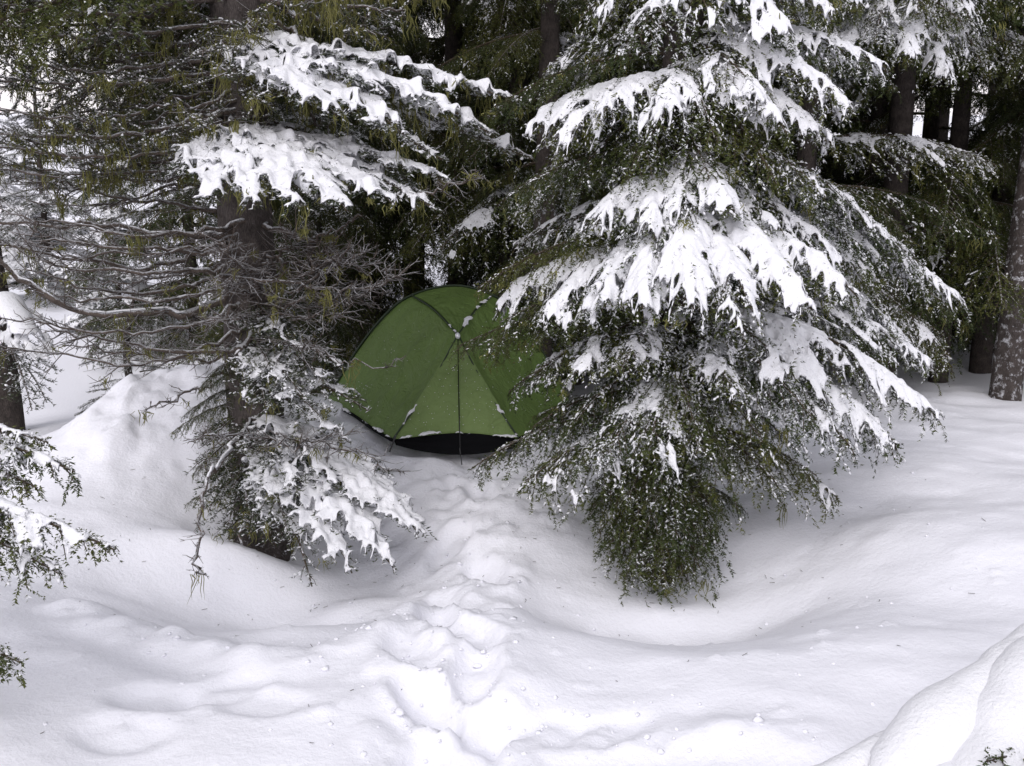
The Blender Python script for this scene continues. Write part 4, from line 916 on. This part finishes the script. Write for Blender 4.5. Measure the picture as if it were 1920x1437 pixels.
forest_tree('frosted conifer right behind the trunk of the big fir', 460, 9.5, 9, .08, 72, 80, VL + VF, 1.5, 1.5, group='conifers behind the big fir')
# left side: open snow with a few trees
forest_tree('dark conifer cut by the left edge with snow pillows on its low boughs', 2, 7.6, 7, .11, 30, 26, VF, 2.6, 1.0, name='fir_tree')
forest_tree('small snow-hooded fir on the open snow, upper left', 110, 15.0, 3.6, .04, 31, 80, VH + VF, .15, 1.6, name='fir_tree')
forest_tree('small snow-hooded fir behind the dead limbs, left of the big fir', 235, 13.0, 2.2, .03, 32, 60, VH, .1, 1.3, name='fir_tree')
forest_tree('distant snowy fir behind the big fir trunk', 370, 12.0, 8, .06, 33, 90, VF + VL, .1, 1.6, name='fir_tree')
forest_tree('far snowy fir on the slope at the left edge', 15, 19.0, 5, .05, 34, 80, VH, .2, 2.0, name='fir_tree')
forest_tree('low frosted fir sapling behind the shovelled snow heap', 262, 7.9, .95, .03, 35, 34, VF, .05, .62, name='fir_sapling')
EDGE = [((-10, 560, 7.5), (70, 690, 7.1), 1.0), ((-20, 650, 7.5), (88, 755, 7.1), .35), ((0, 620, 7.5), (60, 770, 7.0), .3)]
et = [o for o in COL.objects if o.get('label', '').startswith('dark conifer cut by')][0]; e0 = np.array(et.location)
for k, (a, b_, sn) in enumerate(EDGE):
    root = U(*a); root = np.array([e0[0], e0[1], root[2]]); B = bough(root, U(*b_), .3, FIRP, 700 + k, sn, arch=.15, cell=.012, thick=1.2 if sn > .8 else 1, axis_snow=5.0 if sn > .8 else 1.0)
    add_bough(et, root, B, mats=(M_TWIG, M_FIR), loc0=e0)

# ------------------------------------------------------------------ foreground: hemlock tips reaching in from the left
F0 = np.array([-2.25, 3.1, gz(-2.25, 3.1)])
young = thing('hemlock_tree', 'young hemlock just outside the left edge, snowy branch tips reaching into the picture', 'tree', F0)
obj('trunk', trunk_mesh([np.array([0, 0, -.2]), np.array([.02, 0, 1.2]), np.array([0, 0, 2.6])], [.05, .04, .02, .01], 61, M_BARKD, .08, 12, 30), young)
HNEAR = dict(HEM, sp_l=.034, droop=.8, tw=.06, tdroop=.4, sp_t=.018, nl=.013, al=(60, 42), main=.008, sr=.0085, fill=1, nw=.0058, ns=.0028, hang=.7)
for k, (row, tip, wd, sn) in enumerate((((775), (140, 885, 2.9), .18, .9), ((895), (215, 1030, 2.75), .20, .92), ((1170), (38, 1242, 2.6), .16, .4), ((800), (70, 915, 2.9), .22, .5), ((930), (110, 1075, 2.75), .22, .5), ((910), (60, 985, 2.85), .2, .8), ((780), (90, 830, 2.95), .14, .8))):
    root = np.array([F0[0], F0[1], U(0, row, 3.1)[2]])
    B = bough(root, U(*tip), wd, HNEAR, 800 + k, sn, arch=.10, axis_snow=2.8 if sn > .4 else 1.0, cell=.007, thick=1.25, speck=.8)
    add_bough(young, root, B, mats=(M_TWIG, M_HEM), loc0=F0)
rf = np.random.RandomState(9); zs = np.linspace(.2, 2.3, 16); scatter_boughs(young, rf, lambda z: np.array([0, 0, z]), zs, rf.uniform(.45, .75, 16), VL, az=(1.9, 4.4))

# ------------------------------------------------------------------ foreground: shrub buried under snow pillows, lower right
SH0 = np.array([1.6, 2.35, gz(1.6, 2.35)])
shrub = thing('buried_shrub', 'shrub buried under thick snow pillows at the lower right corner', 'shrub', SH0)
rs_ = np.random.RandomState(4); S = []; rr = []
LOBES = [([(1990, 1160, 2.85), (1900, 1225, 2.72), (1780, 1320, 2.6), (1670, 1440, 2.5)], .10, .11), ([(2050, 1150, 2.8), (1960, 1220, 2.65), (1890, 1350, 2.5), (1850, 1460, 2.38)], .12, .10),
         ([(2140, 1200, 2.75), (2080, 1300, 2.55), (2010, 1400, 2.4)], .13, .12), ([(1860, 1280, 2.75), (1740, 1350, 2.68), (1620, 1410, 2.6), (1500, 1475, 2.52)], .08, .07), ([(2150, 1330, 2.4), (2050, 1480, 2.2)], .16, .14), ([(1800, 1440, 2.45), (1720, 1500, 2.35)], .10, .08)]
LG = Geo()
for pl, ra, rb in LOBES:
    C = spline([U(*q) for q in pl], 60); t_ = np.linspace(0, 1, 60); r_ = (ra + (rb - ra) * t_) * (1 + .22 * vnoise(t_ * 6 + ra * 90, t_ * 0 + 2)); r_ *= np.clip(np.minimum((1 - t_) * 6 + .5, 1), .5, 1); r_ *= np.repeat(rs_.uniform(.82, 1.12, 20), 3)
    c = snow_cap(C - SH0 - np.array([0, 0, 1]) * (r_ * .75)[:, None], r_, .011, k=1.0, blur=1, jump=.16, smooth=3, under=.10)
    if c:
        G = Geo(); G.add(*c); obj('snow_pillow', G.mesh('snow_pillow', [M_LOAD]), shrub)
for k, (a, b_) in enumerate((((1990, 1440, 2.5), (1850, 1428, 2.33)), ((2000, 1460, 2.4), (1880, 1470, 2.25)))):
    B = bough(U(*a), U(*b_), .10, HNEAR, 850 + k, .0, arch=.1, speck=.4); add_bough(shrub, U(*a), B, mats=(M_TWIG, M_HEM), loc0=SH0)
obj('stem', trunk_mesh([np.array([.5, .2, -.3]), np.array([.45, .15, .2]), np.array([.3, .1, .35])], [.03, .02, .01], 66, M_BARKD, .08, 8, 12), shrub)
print('TRIS', sum(len(m_.loops) - 2 * len(m_.polygons) for m_ in bpy.data.meshes), 'OBJ', len(bpy.data.objects))
